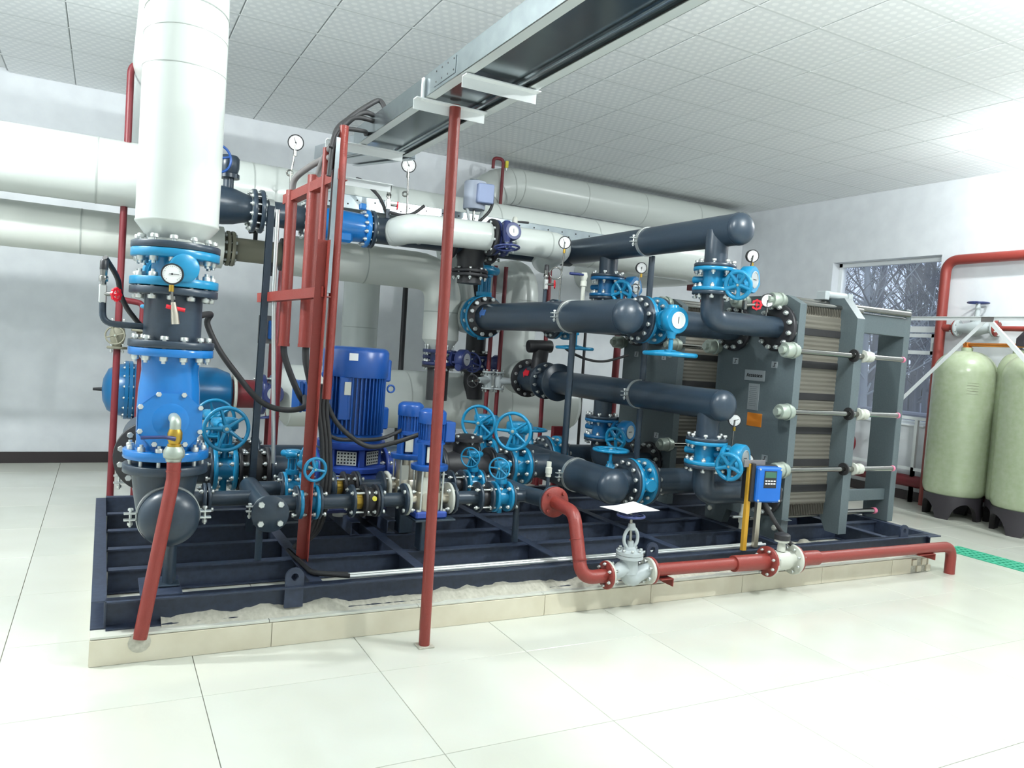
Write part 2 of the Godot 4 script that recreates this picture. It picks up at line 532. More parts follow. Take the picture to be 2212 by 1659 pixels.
# dial, case, needle; the stem follows the given path (world) down from the dial
func gauge(label: String, at: Vector3, face: Vector3, r: float, path: Array, loop := -1.0, ang := 2.4, cock := true) -> Node3D:
	var o := thing("pressure_gauge", label, "gauge", at)
	var t := aim(face, Vector3.UP, Vector3.ZERO)
	put(o, "case", shared("gc%.3f" % r, func(): return G.new().lathe([Vector2(0, -r * 0.75), Vector2(r * 0.85, -r * 0.75), Vector2(r, -r * 0.6), Vector2(r, -r * 0.05), Vector2(r * 1.03, -r * 0.02), Vector2(r * 1.02, r * 0.06), Vector2(r * 0.9, r * 0.06), Vector2(r * 0.88, 0), Vector2(0, 0)], 36)), M.black, t)
	var d := put(o, "dial", shared("gd%.3f" % r, func(): return G.new().lathe([Vector2(0, 0.001), Vector2(r * 0.88, 0.001), Vector2(0, 0.0015)], 36)), M.white, t)
	put(d, "scale_marks", shared("gs%.3f" % r, func():
		var g := G.new()
		for k in 21:
			g.x = Transform3D(Basis(Vector3.UP, -2.36 + k * 4.72 / 20), Vector3.ZERO)
			var l := 0.16 if k % 5 == 0 else 0.08
			g.box(Vector3(0, 0.002, r * (0.8 - l / 2)), Vector3(r * 0.025, 0.0008, r * l), 0.0001)
		return g), M.black)
	put(d, "needle", shared("gn%.3f" % r, func():
		var g := G.new()
		g.box(Vector3(0, 0.004, r * 0.2), Vector3(r * 0.05, 0.001, r * 0.9), 0.0002)
		g.lathe([Vector2(0, 0.001), Vector2(r * 0.1, 0.001), Vector2(r * 0.09, 0.006), Vector2(0, 0.006)], 14)
		return g), M.black, Transform3D(Basis(Vector3.UP, ang), Vector3.ZERO))
	var q := rel(path, at)
	part(o, "stem", G.new().tube(q, r * 0.13, 10), M.steel)
	part(o, "fitting", G.new().lathe([Vector2(0, -r * 0.35), Vector2(r * 0.24, -r * 0.35), Vector2(r * 0.24, r * 0.3), Vector2(0, r * 0.3)], 6), M.brass if cock else M.steel, off(Vector3(0, -r * 1.35, 0)))
	if loop > 0.0:
		var c: Vector3 = (q[q.size() - 1] as Vector3).lerp(q[0], 0.5)
		var pts := []
		var ux := t.basis.x
		for k in 26:
			var a := TAU * k / 24 + PI
			pts.append(c + ux * (loop + cos(a) * loop) + Vector3.UP * sin(a) * loop + face.normalized() * (k * 0.0006))
		part(o, "siphon_loop", G.new().tube(pts, r * 0.11, 8), M.steel)
	return o

func star_wheel(p: Node3D, t: Transform3D, w: float, m: Material) -> void:
	put(p, "handwheel", shared("star%.3f" % w, func():
		var g := G.new()
		var out := []
		for k in 48:
			var a := TAU * k / 48
			out.append(Vector2(cos(a), sin(a)) * w * (0.93 + 0.07 * cos(a * 8)))
		g.holed(out, w * 0.6, w * 0.3, Transform3D(Basis(Vector3.RIGHT, PI / 2), Vector3.ZERO))
		g.lathe([Vector2(0, -w * 0.2), Vector2(w * 0.25, -w * 0.2), Vector2(w * 0.25, w * 0.2), Vector2(0, w * 0.2)], 12)
		for k in 4:
			var a := TAU * k / 4
			g.tube([Vector3.ZERO, Vector3(cos(a), 0, sin(a)) * w * 0.65], w * 0.1, 6)
		return g), m, t)

# small needle valve with a pressure sensor on top, on its own little riser
func sensor(label: String, at: Vector3, path: Array, wheel_dir: Vector3) -> Node3D:
	var o := thing("pressure_sensor", label, "sensor", at)
	part(o, "valve_block", G.new().box(Vector3.ZERO, Vector3(0.036, 0.09, 0.036), 0.005), M.zinc)
	part(o, "sensor_body", G.new().lathe([Vector2(0, 0.045), Vector2(0.014, 0.045), Vector2(0.014, 0.06), Vector2(0.021, 0.06), Vector2(0.021, 0.085), Vector2(0.016, 0.09), Vector2(0.018, 0.12), Vector2(0, 0.12)], 14), M.steel)
	part(o, "connector", G.new().lathe([Vector2(0, 0.118), Vector2(0.019, 0.118), Vector2(0.019, 0.16), Vector2(0.012, 0.168), Vector2(0, 0.168)], 12), M.black)
	part(o, "riser", G.new().tube(rel(path, at), 0.016, 14), M.slate)
	part(o, "valve_spindle", G.new().tube([Vector3.ZERO, wheel_dir * 0.075], 0.011, 10), M.steel)
	star_wheel(o, along(wheel_dir, wheel_dir * 0.078), 0.036, M.signal)
	return o

# header: dished cap at its near end
func capped(p: Node3D, a: Vector3, b: Vector3, r: float, m: Material) -> void:
	run(p, [a, b], r, m)
	var pr := [Vector2(r, -0.004)]
	for k in 11:
		var w := PI / 2 * k / 10
		pr.append(Vector2(maxf(r * cos(w), 0.0), 0.02 + r * 0.62 * sin(w)))
	part(p, "end_cap", G.new().lathe(pr, 40), m, along(a - b, a - p.position))
	part(p, "weld_bead", ring(r - 0.002, 0.012, 0.005), m, along(a - b, a - p.position))

# strap clamp with two bolted ears, standing on a post
func support(label: String, at: Vector3, axis: Vector3, r: float, ear: Vector3, post: Array, w := 0.03) -> Node3D:
	var o := thing("pipe_support", label, "pipe support", at, "")
	part(o, "strap", ring(r + 0.001, w, 0.007), M.zinc, along(axis, Vector3.ZERO))
	for sg in [-1.0, 1.0]:
		var e: Vector3 = ear.normalized() * sg * (r + 0.03)
		var up := axis.cross(ear).normalized()
		for k in [-1.0, 1.0]:
			part(o, "ear", G.new().box(Vector3.ZERO, Vector3(0.06, 0.008, w), 0.001), M.zinc, Transform3D(Basis(ear.normalized(), up, ear.normalized().cross(up)), e + up * k * 0.016))
		put(o, "bolt", bolt_mesh(0.06, 0.013), M.zinc, along(up, e))
	if post.size() == 2:
		part(o, "post", G.new().tube(rel(post, at), 0.032, 4), M.slate)
		part(o, "foot_plate", G.new().box((post[1] as Vector3) - at + Vector3(0, 0.004, 0), Vector3(0.1, 0.008, 0.1), 0.002), M.slate)
	return o

func beam(g: G, prof: PackedVector2Array, a: Vector3, b: Vector3, up := Vector3.UP) -> G:
	var z := (b - a).normalized()
	var y := (up - z * up.dot(z)).normalized()
	return g.prism(prof, (b - a).length(), Transform3D(Basis(y.cross(z), y, z), a))

func channel(w: float, h: float, t: float) -> PackedVector2Array:   # C, open to +x
	return PackedVector2Array([Vector2(0, -h / 2), Vector2(w, -h / 2), Vector2(w, -h / 2 + t), Vector2(t, -h / 2 + t), Vector2(t, h / 2 - t), Vector2(w, h / 2 - t), Vector2(w, h / 2), Vector2(0, h / 2)])

func ibeam(w: float, h: float, t: float) -> PackedVector2Array:
	return PackedVector2Array([Vector2(-w / 2, -h / 2), Vector2(w / 2, -h / 2), Vector2(w / 2, -h / 2 + t), Vector2(t / 2, -h / 2 + t), Vector2(t / 2, h / 2 - t), Vector2(w / 2, h / 2 - t), Vector2(w / 2, h / 2), Vector2(-w / 2, h / 2), Vector2(-w / 2, h / 2 - t), Vector2(-t / 2, h / 2 - t), Vector2(-t / 2, -h / 2 + t), Vector2(-w / 2, -h / 2 + t)])

func angle_iron(a: float, b: float, t: float) -> PackedVector2Array:
	return PackedVector2Array([Vector2(0, 0), Vector2(a, 0), Vector2(a, t), Vector2(t, t), Vector2(t, b), Vector2(0, b)])

# electric motor with ribs, standing on y = 0, height h, radius r; parts go under p
func motor(p: Node3D, t: Transform3D, r: float, h: float, ribs: int, m: Material, cowl := 0.28) -> void:
	var y1 := h * (1.0 - cowl)
	var core := part(p, "motor_housing", G.new().lathe([Vector2(0, 0), Vector2(r * 0.97, 0), Vector2(r * 0.97, h * 0.08), Vector2(r * 0.86, h * 0.1), Vector2(r * 0.86, y1), Vector2(0, y1)], 40), m, t)
	var rib := shared("rib%.3f_%.3f" % [r, h], func(): return G.new().box(Vector3(r * 0.9, h * 0.1 + (y1 - h * 0.1) / 2, 0), Vector3(r * 0.16, y1 - h * 0.1, r * 0.045), 0.001))
	for k in ribs:
		put(core, "cooling_rib", rib, m, Transform3D(Basis(Vector3.UP, TAU * k / ribs), Vector3.ZERO))
	part(p, "fan_cover", G.new().lathe([Vector2(0, y1 - h * 0.01), Vector2(r * 1.02, y1 - h * 0.01), Vector2(r * 1.03, y1), Vector2(r * 1.03, h * 0.955 if cowl < 0.35 else h * 0.88), Vector2(r * 0.97, h * 0.985 if cowl < 0.35 else h * 0.93), Vector2(r * (0.88 if cowl < 0.35 else 0.72), h), Vector2(0, h)], 40), m, t)

func _ready() -> void:
	# ---- camera, sky, exposure, lamps
	var cam := Camera3D.new()
	cam.name = "camera"
	add_child(cam)
	cam.position = Vector3(0, 1.6, 0)
	cam.rotation_order = EULER_ORDER_YXZ
	cam.rotation_degrees = Vector3(-2.7308, -27.908, 4.0507)
	cam.fov = rad_to_deg(2.0 * atan(829.5 / 1674.1))
	cam.near = 0.05
	cam.far = 200.0
	cam.current = true
	var we := WorldEnvironment.new()
	we.name = "world_environment"
	var env := Environment.new()
	env.background_mode = Environment.BG_SKY
	var sm := ProceduralSkyMaterial.new()
	sm.sky_top_color = rgb(150, 168, 196)
	sm.sky_horizon_color = rgb(186, 198, 216)
	sm.ground_horizon_color = rgb(120, 122, 130)
	sm.ground_bottom_color = rgb(90, 90, 96)
	sm.sky_energy_multiplier = 1.5
	sm.ground_energy_multiplier = 0.4
	env.sky = Sky.new()
	env.sky.sky_material = sm
	env.tonemap_mode = Environment.TONE_MAPPER_LINEAR
	env.tonemap_exposure = 0.77
	env.sdfgi_enabled = true
	env.ssao_enabled = true
	env.ssil_enabled = true
	we.environment = env
	add_child(we)
	materials()
	lamp(Vector3(1.75, 3.7, -2.75), 6.0, "bare round bulb on a short cord above the front of the skid")
	lamp(Vector3(-1.8, 3.8, -5.0), 13.0, "bare round bulb on a short cord left of the tall insulated riser")
	lamp(Vector3(8.15, 3.86, -4.2), 5.5, "bare round bulb on a short cord above the softener tanks")
	lamp(Vector3(4.6, 3.72, -1.5), 11.0, "added unseen fill bulb on a short cord above the open floor, front right")  # extra lamp out of view, added to brighten exchangers and back pipes
	room()
	outside()
	plinth_and_skid()
	left_stack()
	pump_rows()
	headers()
	exchangers()
	tray_and_rack()
	front_red_pipe()
	back_pipes()
	softeners()
	cables()

func lamp(at: Vector3, e: float, label: String) -> void:
	var o := thing("pendant_lamp", label, "lamp", at)
	part(o, "bulb", G.new().lathe([Vector2(0, -0.07), Vector2(0.03, -0.064), Vector2(0.055, -0.042), Vector2(0.066, 0.0), Vector2(0.055, 0.042), Vector2(0.032, 0.066), Vector2(0.02, 0.08), Vector2(0, 0.08)], 24), M.bulb)
	part(o, "socket", G.new().lathe([Vector2(0, 0.085), Vector2(0.022, 0.085), Vector2(0.022, 0.14), Vector2(0.006, 0.15), Vector2(0.006, 4.03 - at.y), Vector2(0, 4.03 - at.y)], 14), M.black)
	var l := OmniLight3D.new()
	l.name = "light"
	l.light_energy = e
	l.light_color = rgb(250, 255, 254)
	l.light_size = 0.066
	l.omni_range = 30.0
	l.omni_attenuation = 2.0
	l.shadow_enabled = true
	o.add_child(l)

# ---------------------------------------------------------------- the room
const XL := -3.2
const XR := 9.214
const ZB := -9.66
const ZF := 3.0
const CY := 4.046
const CX0 := 6.985
const CX1 := 7.295
const CZ0 := -4.46
const CZ1 := -1.88
func room() -> void:
	# floor slab with the drain channel left open
	var slab := G.new()
	for q in [[-3.6, CX0, -10.03, 3.37], [CX1, 9.6, -10.03, 3.37], [CX0, CX1, -10.03, CZ0], [CX0, CX1, CZ1, 3.37]]:
		slab.box(Vector3((q[0] + q[1]) / 2, -0.112, (q[2] + q[3]) / 2), Vector3(q[1] - q[0], 0.2, q[3] - q[2]), 0.0)
	slab.box(Vector3((CX0 + CX1) / 2, -0.162, (CZ0 + CZ1) / 2), Vector3(CX1 - CX0, 0.1, CZ1 - CZ0), 0.0)
	var fl := struct("floor", slab, M.grout)
	for i in range(-5, 12):
		for k in range(-8, 8):
			var x0 := maxf(0.44 + 0.8 * i, XL)
			var x1 := minf(0.44 + 0.8 * (i + 1), XR)
			var z0 := maxf(-3.48 + 0.8 * k, ZB)
			var z1 := minf(-3.48 + 0.8 * (k + 1), ZF)
			if x1 - x0 < 0.02 or z1 - z0 < 0.02 or (x0 > 0.0 and x1 < 6.08 and z0 > -6.5 and z1 < -3.93):
				continue
			if x0 < CX0 and x1 > CX1 and z1 > CZ0 and z0 < CZ1:      # cut round the drain
				var za := maxf(z0, CZ0)
				if za - z0 > 0.02:
					part(fl, "tile", G.new().box(Vector3((CX0 + CX1) / 2, -0.006, (z0 + za) / 2), Vector3(CX1 - CX0, 0.012, za - z0 - 0.003), 0.0012), M.tile)
				part(fl, "tile", G.new().box(Vector3((x0 + CX0) / 2, -0.006, (z0 + z1) / 2), Vector3(CX0 - x0 - 0.003, 0.012, z1 - z0 - 0.003), 0.0012), M.tile)
				part(fl, "tile", G.new().box(Vector3((x1 + CX1) / 2, -0.006, (z0 + z1) / 2), Vector3(x1 - CX1 - 0.003, 0.012, z1 - z0 - 0.003), 0.0012), M.tile2)
				continue
			var s := Vector3(x1 - x0 - 0.003, 0.012, z1 - z0 - 0.003)
			put(fl, "tile", shared("ft%.2f_%.2f" % [s.x, s.z], func(): return G.new().box(Vector3.ZERO, s, 0.0012)), M.tile if posmod(i * 7 + k * 3, 5) > 1 else M.tile2, off(Vector3((x0 + x1) / 2, -0.006, (z0 + z1) / 2)))
	var ce := struct("ceiling", G.new().box(Vector3(3.0, CY + 0.16, -3.33), Vector3(13.2, 0.24, 13.4), 0.0), M.white)
	var tiles := G.new()
	for i in range(-8, 10):
		for k in range(-9, 12):
			var x0 := maxf(3.865 + 0.605 * i, XL)
			var x1 := minf(3.865 + 0.605 * (i + 1), XR)
			var z0 := maxf(-4.1 + 0.62 * k, ZB)
			var z1 := minf(-4.1 + 0.62 * (k + 1), ZF)
			if i == 9 and x1 < XR:
				x1 = XR
			if x1 - x0 < 0.03 or z1 - z0 < 0.03:
				continue
			var s := Vector3(x1 - x0 - 0.009, 0.03, z1 - z0 - 0.009)
			var at := Vector3((x0 + x1) / 2, CY + 0.015, (z0 + z1) / 2)
			if k < 3 and i > -8:
				put(ce, "ceiling_tile", shared("ct%.2f_%.2f" % [s.x, s.z], func(): return G.new().box(Vector3.ZERO, s, 0.004)), M.panel, off(at))
			else:
				tiles.box(at, s, 0.004)
	part(ce, "rear_ceiling_tiles", tiles, M.panel).set_meta("kind", "stuff")
	for i in range(-11, 10):
		if 3.865 + 0.605 * i > XL:
			put(ce, "grid_bar", shared("tbz", func(): return G.new().box(Vector3(0, 0, -3.33), Vector3(0.022, 0.012, 12.6), 0.001)), M.tbar, off(Vector3(3.865 + 0.605 * i, CY + 0.013, 0)))
	for k in range(-8, 12):
		put(ce, "grid_bar", shared("tbx", func(): return G.new().box(Vector3(3.0, 0, 0), Vector3(12.4, 0.012, 0.022), 0.001)), M.tbar2, off(Vector3(0, CY + 0.006, -4.1 + 0.62 * k)))
	struct("wall_back", G.new().box(Vector3(3.0, 2.0, ZB - 0.15), Vector3(13.2, 4.6, 0.3), 0.0), M.wall)
	struct("wall_left", G.new().box(Vector3(XL - 0.15, 2.0, -3.33), Vector3(0.3, 4.6, 13.4), 0.0), M.wall)
	struct("wall_front", G.new().box(Vector3(3.0, 2.0, ZF + 0.15), Vector3(13.2, 4.6, 0.3), 0.0), M.wall)
	# right wall round the window opening
	var wz0 := -7.82
	var wz1 := -6.18
	var wy0 := 0.95
	var wy1 := 3.13
	var g := G.new()
	g.box(Vector3(XR + 0.15, 2.0, (-9.96 + wz0) / 2), Vector3(0.3, 4.6, wz0 + 9.96), 0.0)
	g.box(Vector3(XR + 0.15, 2.0, (3.3 + wz1) / 2), Vector3(0.3, 4.6, 3.3 - wz1), 0.0)
	g.box(Vector3(XR + 0.15, (wy0 - 0.3) / 2, -7.0), Vector3(0.3, wy0 + 0.3, wz1 - wz0), 0.0)
	g.box(Vector3(XR + 0.15, (wy1 + 4.3) / 2, -7.0), Vector3(0.3, 4.3 - wy1, wz1 - wz0), 0.0)
	struct("wall_right", g, M.wall)
	struct("baseboard_back", G.new().box(Vector3(3.0, 0.06, ZB + 0.008), Vector3(12.4, 0.12, 0.016), 0.003), M.skirting)
	struct("baseboard_right", G.new().box(Vector3(XR - 0.008, 0.06, -3.33), Vector3(0.016, 0.12, 12.6), 0.003), M.skirting)
	struct("baseboard_left", G.new().box(Vector3(XL + 0.008, 0.06, -3.33), Vector3(0.016, 0.12, 12.6), 0.003), M.skirting)
	# window: white frame, mullion, transom, panes, sill
	var win := Node3D.new()
	win.name = "window_1"
	add_child(win)
	win.set_meta("kind", "structure")
	var fx := XR + 0.17
	var fr := G.new()
	fr.box(Vector3(fx, wy1 - 0.03, -7.0), Vector3(0.07, 0.06, 1.64))
	fr.box(Vector3(fx, wy0 + 0.03, -7.0), Vector3(0.07, 0.06, 1.64))
	fr.box(Vector3(fx, 2.04, wz0 + 0.03), Vector3(0.07, 2.18, 0.06))
	fr.box(Vector3(fx, 2.04, wz1 - 0.03), Vector3(0.07, 2.18, 0.06))
	part(win, "window_frame", fr, M.frame)
	part(win, "transom", G.new().box(Vector3(fx, 2.2, -7.0), Vector3(0.07, 0.08, 1.54)), M.frame)
	part(win, "mullion", G.new().box(Vector3(fx, 1.58, -6.72), Vector3(0.07, 1.16, 0.06)), M.frame)
	var sash := part(win, "sash", G.new().box(Vector3(fx - 0.03, 2.12, -6.48), Vector3(0.03, 0.05, 0.44)).box(Vector3(fx - 0.03, 1.9, -6.48), Vector3(0.03, 0.05, 0.44)).box(Vector3(fx - 0.03, 2.01, -6.28), Vector3(0.03, 0.27, 0.05)).box(Vector3(fx - 0.03, 2.01, -6.68), Vector3(0.03, 0.27, 0.05)), M.frame)
	part(sash, "handle", G.new().box(Vector3(fx - 0.055, 1.98, -6.26), Vector3(0.02, 0.1, 0.02)), M.castgrey)
	part(win, "upper_pane", G.new().box(Vector3(fx, 2.655, -7.0), Vector3(0.008, 0.85, 1.54), 0.0), M.glass)
	part(win, "lower_pane", G.new().box(Vector3(fx, 1.58, -7.25), Vector3(0.008, 1.16, 1.02), 0.0), M.glass)
	part(win, "lower_pane", G.new().box(Vector3(fx, 1.58, -6.465), Vector3(0.008, 1.16, 0.45), 0.0), M.glass)
	part(win, "window_sill", G.new().box(Vector3(XR + 0.06, wy0 + 0.012, -7.0), Vector3(0.2, 0.024, 1.64), 0.004), M.frame)
	# grate over the floor channel
	var gt := Node3D.new()
	gt.position = Vector3(7.14, 0, -3.17)
	gt.name = "drain_grate"
	add_child(gt)
	tag(gt, "green slotted plastic drain grating let into the floor beyond the red pipe", "grating")
	part(gt, "frame", G.new().box(Vector3(-0.15, 0.001, 0), Vector3(0.012, 0.01, 2.56), 0.001).box(Vector3(0.15, 0.001, 0), Vector3(0.012, 0.01, 2.56), 0.001), M.grate)
	var slots := G.new()
	for k in 43:
		slots.box(Vector3(0, 0.001, -1.26 + k * 0.06), Vector3(0.295, 0.01, 0.032), 0.002)
	for k in 5:
		slots.box(Vector3(-0.12 + k * 0.06, 0.0005, 0), Vector3(0.024, 0.009, 2.55), 0.001)
	part(gt, "slotted_cover", slots, M.grate).set_meta("kind", "stuff")

func outside() -> void:
	var gd := struct("ground", G.new().box(Vector3(29.6, -0.4, -10), Vector3(40, 0.3, 60), 0.0), M.soil)
	gd.name = "ground"
	var r := RandomNumberGenerator.new()
	r.seed = 11
	var kinds := ["slender bare winter tree with a dark trunk seen through the window", "pale barked birch without leaves seen through the window", "thick grey tree with low bare boughs seen through the window"]
	for k in 30:
		var d := 7.0 + r.randf() * 14.0
		var a := r.randf_range(-0.14, 0.34)
		var at := Vector3(9.6 + d * cos(a + 0.55), -0.25, -6.9 - d * sin(a + 0.55))
		var kind := k % 3
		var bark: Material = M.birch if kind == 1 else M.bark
		var o := thing("bare_tree", kinds[kind], "tree", at, ["slender bare trees outside", "birches outside", "thick grey trees outside"][kind])
		var h := r.randf_range(7.0, 10.0)
		var tr := r.randf_range(0.05, 0.085) * (1.4 if kind == 2 else 1.0)
		var lean := Vector3(r.randf_range(-0.6, 0.6), 0, r.randf_range(-0.6, 0.6))
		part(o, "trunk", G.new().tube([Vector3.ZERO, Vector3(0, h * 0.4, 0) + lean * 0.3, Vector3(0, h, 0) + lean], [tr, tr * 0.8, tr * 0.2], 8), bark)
		var br := G.new()
		for j in 26:
			var f := r.randf_range(0.14, 0.95)
			var p := Vector3(0, h * f, 0) + lean * f * f
			var q := r.randf() * TAU
			var l := h * 0.24 * (1.15 - f) + 0.5
			var dir := Vector3(cos(q), r.randf_range(0.5, 1.3), sin(q)).normalized()
			var e := p + dir * l
			br.tube([p, p + dir * l * 0.5 + Vector3(0, -0.06, 0), e], [tr * 0.34, tr * 0.22, 0.006], 5)
			for i in 5:
				var s := p.lerp(e, r.randf_range(0.35, 1.0))
				var dd := (dir + Vector3(r.randf_range(-0.8, 0.8), r.randf_range(-0.3, 0.8), r.randf_range(-0.8, 0.8))).normalized()
				br.tube([s, s + dd * l * 0.45], [0.012, 0.004], 4)
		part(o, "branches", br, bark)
	var wall := thing("garden_wall", "low grey concrete wall running outside the window", "wall", Vector3(15.5, -0.25, -11.0))
	part(wall, "wall_body", G.new().box(Vector3(0, 0.5, 0), Vector3(0.2, 1.0, 22), 0.01), M.concrete)
	part(wall, "coping", G.new().box(Vector3(0, 1.03, 0), Vector3(0.3, 0.06, 22), 0.01), M.concrete)

# ---------------------------------------------------------------- plinth and skid
func plinth_and_skid() -> void:
	var H := 0.138
	var pl := Node3D.new()
	pl.name = "equipment_plinth"
	add_child(pl)
	tag(pl, "low tiled concrete plinth that carries the whole pump skid", "plinth")
	part(pl, "plinth_core", G.new().box(Vector3(3.03, 0.062, -5.23), Vector3(6.06, 0.124, 2.58), 0.002), M.mortar)
	for k in 8:
		var x0 := maxf(0.01 + 0.8 * k, -0.003) if k else -0.003
		var x1 := minf(0.01 + 0.8 * (k + 1), 6.085)
		if x1 - x0 < 0.1:
			continue
		if k == 7:
			x1 = 5.85
		part(pl, "tile", G.new().box(Vector3((x0 + x1) / 2, 0.062, -3.936), Vector3(x1 - x0 - 0.003, 0.122, 0.012), 0.001), M.kerb)
	for k in 4:
		var z0 := -3.94 - 0.8 * k
		var z1 := maxf(z0 - 0.8, -6.53)
		if z0 - z1 < 0.1:
			continue
		part(pl, "tile", G.new().box(Vector3(0.003, 0.062, (z0 + z1) / 2), Vector3(0.012, 0.122, z0 - z1 - 0.003), 0.001), M.kerb)
		part(pl, "tile", G.new().box(Vector3(6.08, 0.062, (z0 + z1) / 2), Vector3(0.012, 0.122, z0 - z1 - 0.003), 0.001), M.kerb)
		for j in 8:
			var x0 := -0.003 + 0.8 * j
			var x1 := minf(x0 + 0.8, 6.085)
			if x1 - x0 > 0.1:
				part(pl, "tile", G.new().box(Vector3((x0 + x1) / 2, H - 0.006, (z0 + z1) / 2 + 0.006), Vector3(x1 - x0 - 0.003, 0.012, z0 - z1 - 0.003), 0.001), M.tile)
	for k in 4:
		part(pl, "brick", G.new().box(Vector3(5.89 + 0.06 * k, 0.03 if k % 2 else 0.085, -3.936), Vector3(0.055, 0.05, 0.02), 0.003), M.kerb)
	# ragged mortar along the foot of the skid
	var r := RandomNumberGenerator.new()
	r.seed = 4
	var g := G.new()
	var fn := FastNoiseLite.new()
	fn.seed = 2
	fn.frequency = 3.0
	for k in 240:
		var xa := 0.3 + k * 0.0235
		var xb := xa + 0.0235
		var ha := H + 0.02 + 0.042 * clampf(fn.get_noise_1d(xa) + 0.3, 0.0, 1.0) + 0.006 * fn.get_noise_1d(xa * 14.0)
		var hb := H + 0.02 + 0.042 * clampf(fn.get_noise_1d(xb) + 0.3, 0.0, 1.0) + 0.006 * fn.get_noise_1d(xb * 14.0)
		var za := -3.972 + 0.03 * fn.get_noise_1d(xa * 2.0 + 9.0)
		var zb := -3.972 + 0.03 * fn.get_noise_1d(xb * 2.0 + 9.0)
		g.flat(Vector3(xa, H, za), Vector3(xb, H, zb), Vector3(xb, hb, -4.062), Vector3(xa, ha, -4.062), Vector3(0, 0.6, 0.8))
		g.flat(Vector3(xa, ha, -4.062), Vector3(xb, hb, -4.062), Vector3(xb, H, -4.08), Vector3(xa, H, -4.08), Vector3(0, 0.6, -0.8))
	part(pl, "mortar_fillet", g, M.mortar).set_meta("kind", "stuff")
	var heap := G.new()
	for k in 46:
		var bay: Vector2 = [Vector2(4.95, -4.3), Vector2(5.15, -4.42), Vector2(0.7, -4.75), Vector2(0.5, -5.2), Vector2(2.2, -4.75), Vector2(4.0, -4.72)][k % 6]
		var rr := r.randf_range(0.02, 0.07)
		heap.lathe([Vector2(rr, 0), Vector2(rr * 0.7, rr * 0.35), Vector2(rr * 0.2, rr * 0.55), Vector2(0, rr * 0.55)], 7, Transform3D(Basis(Vector3.UP, r.randf() * 3.0).scaled(Vector3(1, r.randf_range(0.5, 1.1), 1)), Vector3(bay.x + r.randf_range(-0.28, 0.28), H - 0.002, bay.y + r.randf_range(-0.1, 0.1))))
	part(pl, "mortar_lumps", heap, M.mortar).set_meta("kind", "stuff")
	# steel skid of channels
	var sk := Node3D.new()
	sk.name = "skid_frame"
	add_child(sk)
	tag(sk, "dark blue welded steel skid frame of channels on the tiled plinth", "skid frame")
	var hh := 0.137
	var yc := H + hh / 2
	var ch := channel(0.065, hh, 0.008)
	part(sk, "front_channel", beam(G.new(), ch, Vector3(6.21, yc, -4.065), Vector3(0.062, yc, -4.065), Vector3.UP).box(Vector3(6.2, H + 0.132, -4.03), Vector3(0.16, 0.009, 0.1), 0.001), M.skid)
	part(sk, "front_flange", G.new().box(Vector3(3.13, H + hh - 0.004, -4.045), Vector3(6.15, 0.008, 0.05), 0.001), M.skid)
	part(sk, "rear_channel", beam(G.new(), ch, Vector3(0.062, yc, -6.4), Vector3(6.21, yc, -6.4)), M.skid)
	part(sk, "end_channel", beam(G.new(), ch, Vector3(0.062, yc, -4.03), Vector3(0.062, yc, -6.4)), M.skid)
	part(sk, "end_channel", beam(G.new(), ch, Vector3(6.21, yc, -6.4), Vector3(6.21, yc, -4.03)), M.skid)
	for z in [-4.56, -4.98, -5.42, -5.9]:
		part(sk, "long_beam", beam(G.new(), ibeam(0.06, hh - 0.01, 0.008), Vector3(0.07, yc, z), Vector3(6.2, yc, z)), M.skid)
	for x in [0.95 + 0.11, 1.70, 2.64, 3.62, 4.55, 5.70]:
		part(sk, "cross_beam", beam(G.new(), ibeam(0.066, hh - 0.008, 0.008), Vector3(x, yc + 0.001, -6.38), Vector3(x, yc + 0.001, -4.08)), M.skid)
	part(sk, "foot_plate", G.new().box(Vector3(0.3, H + hh - 0.003, -4.2), Vector3(0.19, 0.01, 0.3), 0.001), M.skid)
	for x in [1.5, 1.75]:
		part(sk, "pump_bearer", beam(G.new(), channel(0.06, 0.09, 0.007), Vector3(x, H + hh + 0.045, -5.85), Vector3(x, H + hh + 0.045, -4.97)), M.skid)
	for x in [0.93, 3.272, 5.86]:
		var lug := part(sk, "lifting_lug", G.new().holed(lug_outline(0.048, 0.05 if x > 2.0 else 0.16), 0.02, 0.016), M.skid, off(Vector3(x, 0.325, -4.03)))
		if x < 2.0:
			lug.position.z = -4.02
	# two bright conduits lying along the front of the skid
	for k in 2:
		var o := thing("steel_conduit", ["galvanised conduit lying along the front of the skid, nearer the kerb", "galvanised conduit lying along the front of the skid, nearer the pumps"][k], "conduit", Vector3(1.1, 0.285, -4.06))
		var z := -4.075 - 0.035 * k
		run(o, bend([Vector3(1.03, 0.289, -4.66), Vector3(1.06, 0.289, z - 0.1 + 0.03 * k), Vector3(1.24, 0.289, z)], 0.1), 0.013, M.hose, "flexible_sleeve", 10)
		run(o, [Vector3(1.24, 0.286, z), Vector3(4.35, 0.286, z)], 0.011, M.zinc, "conduit", 12)

func lug_outline(w: float, down: float) -> Array:
	var out := []
	for k in 17:
		var a := PI * k / 16
		out.append(Vector2(cos(a), sin(a)) * w)
	out.append_array([Vector2(-w, -down), Vector2(-w * 0.3, -down), Vector2(w * 0.3, -down), Vector2(w, -down)])
	return out

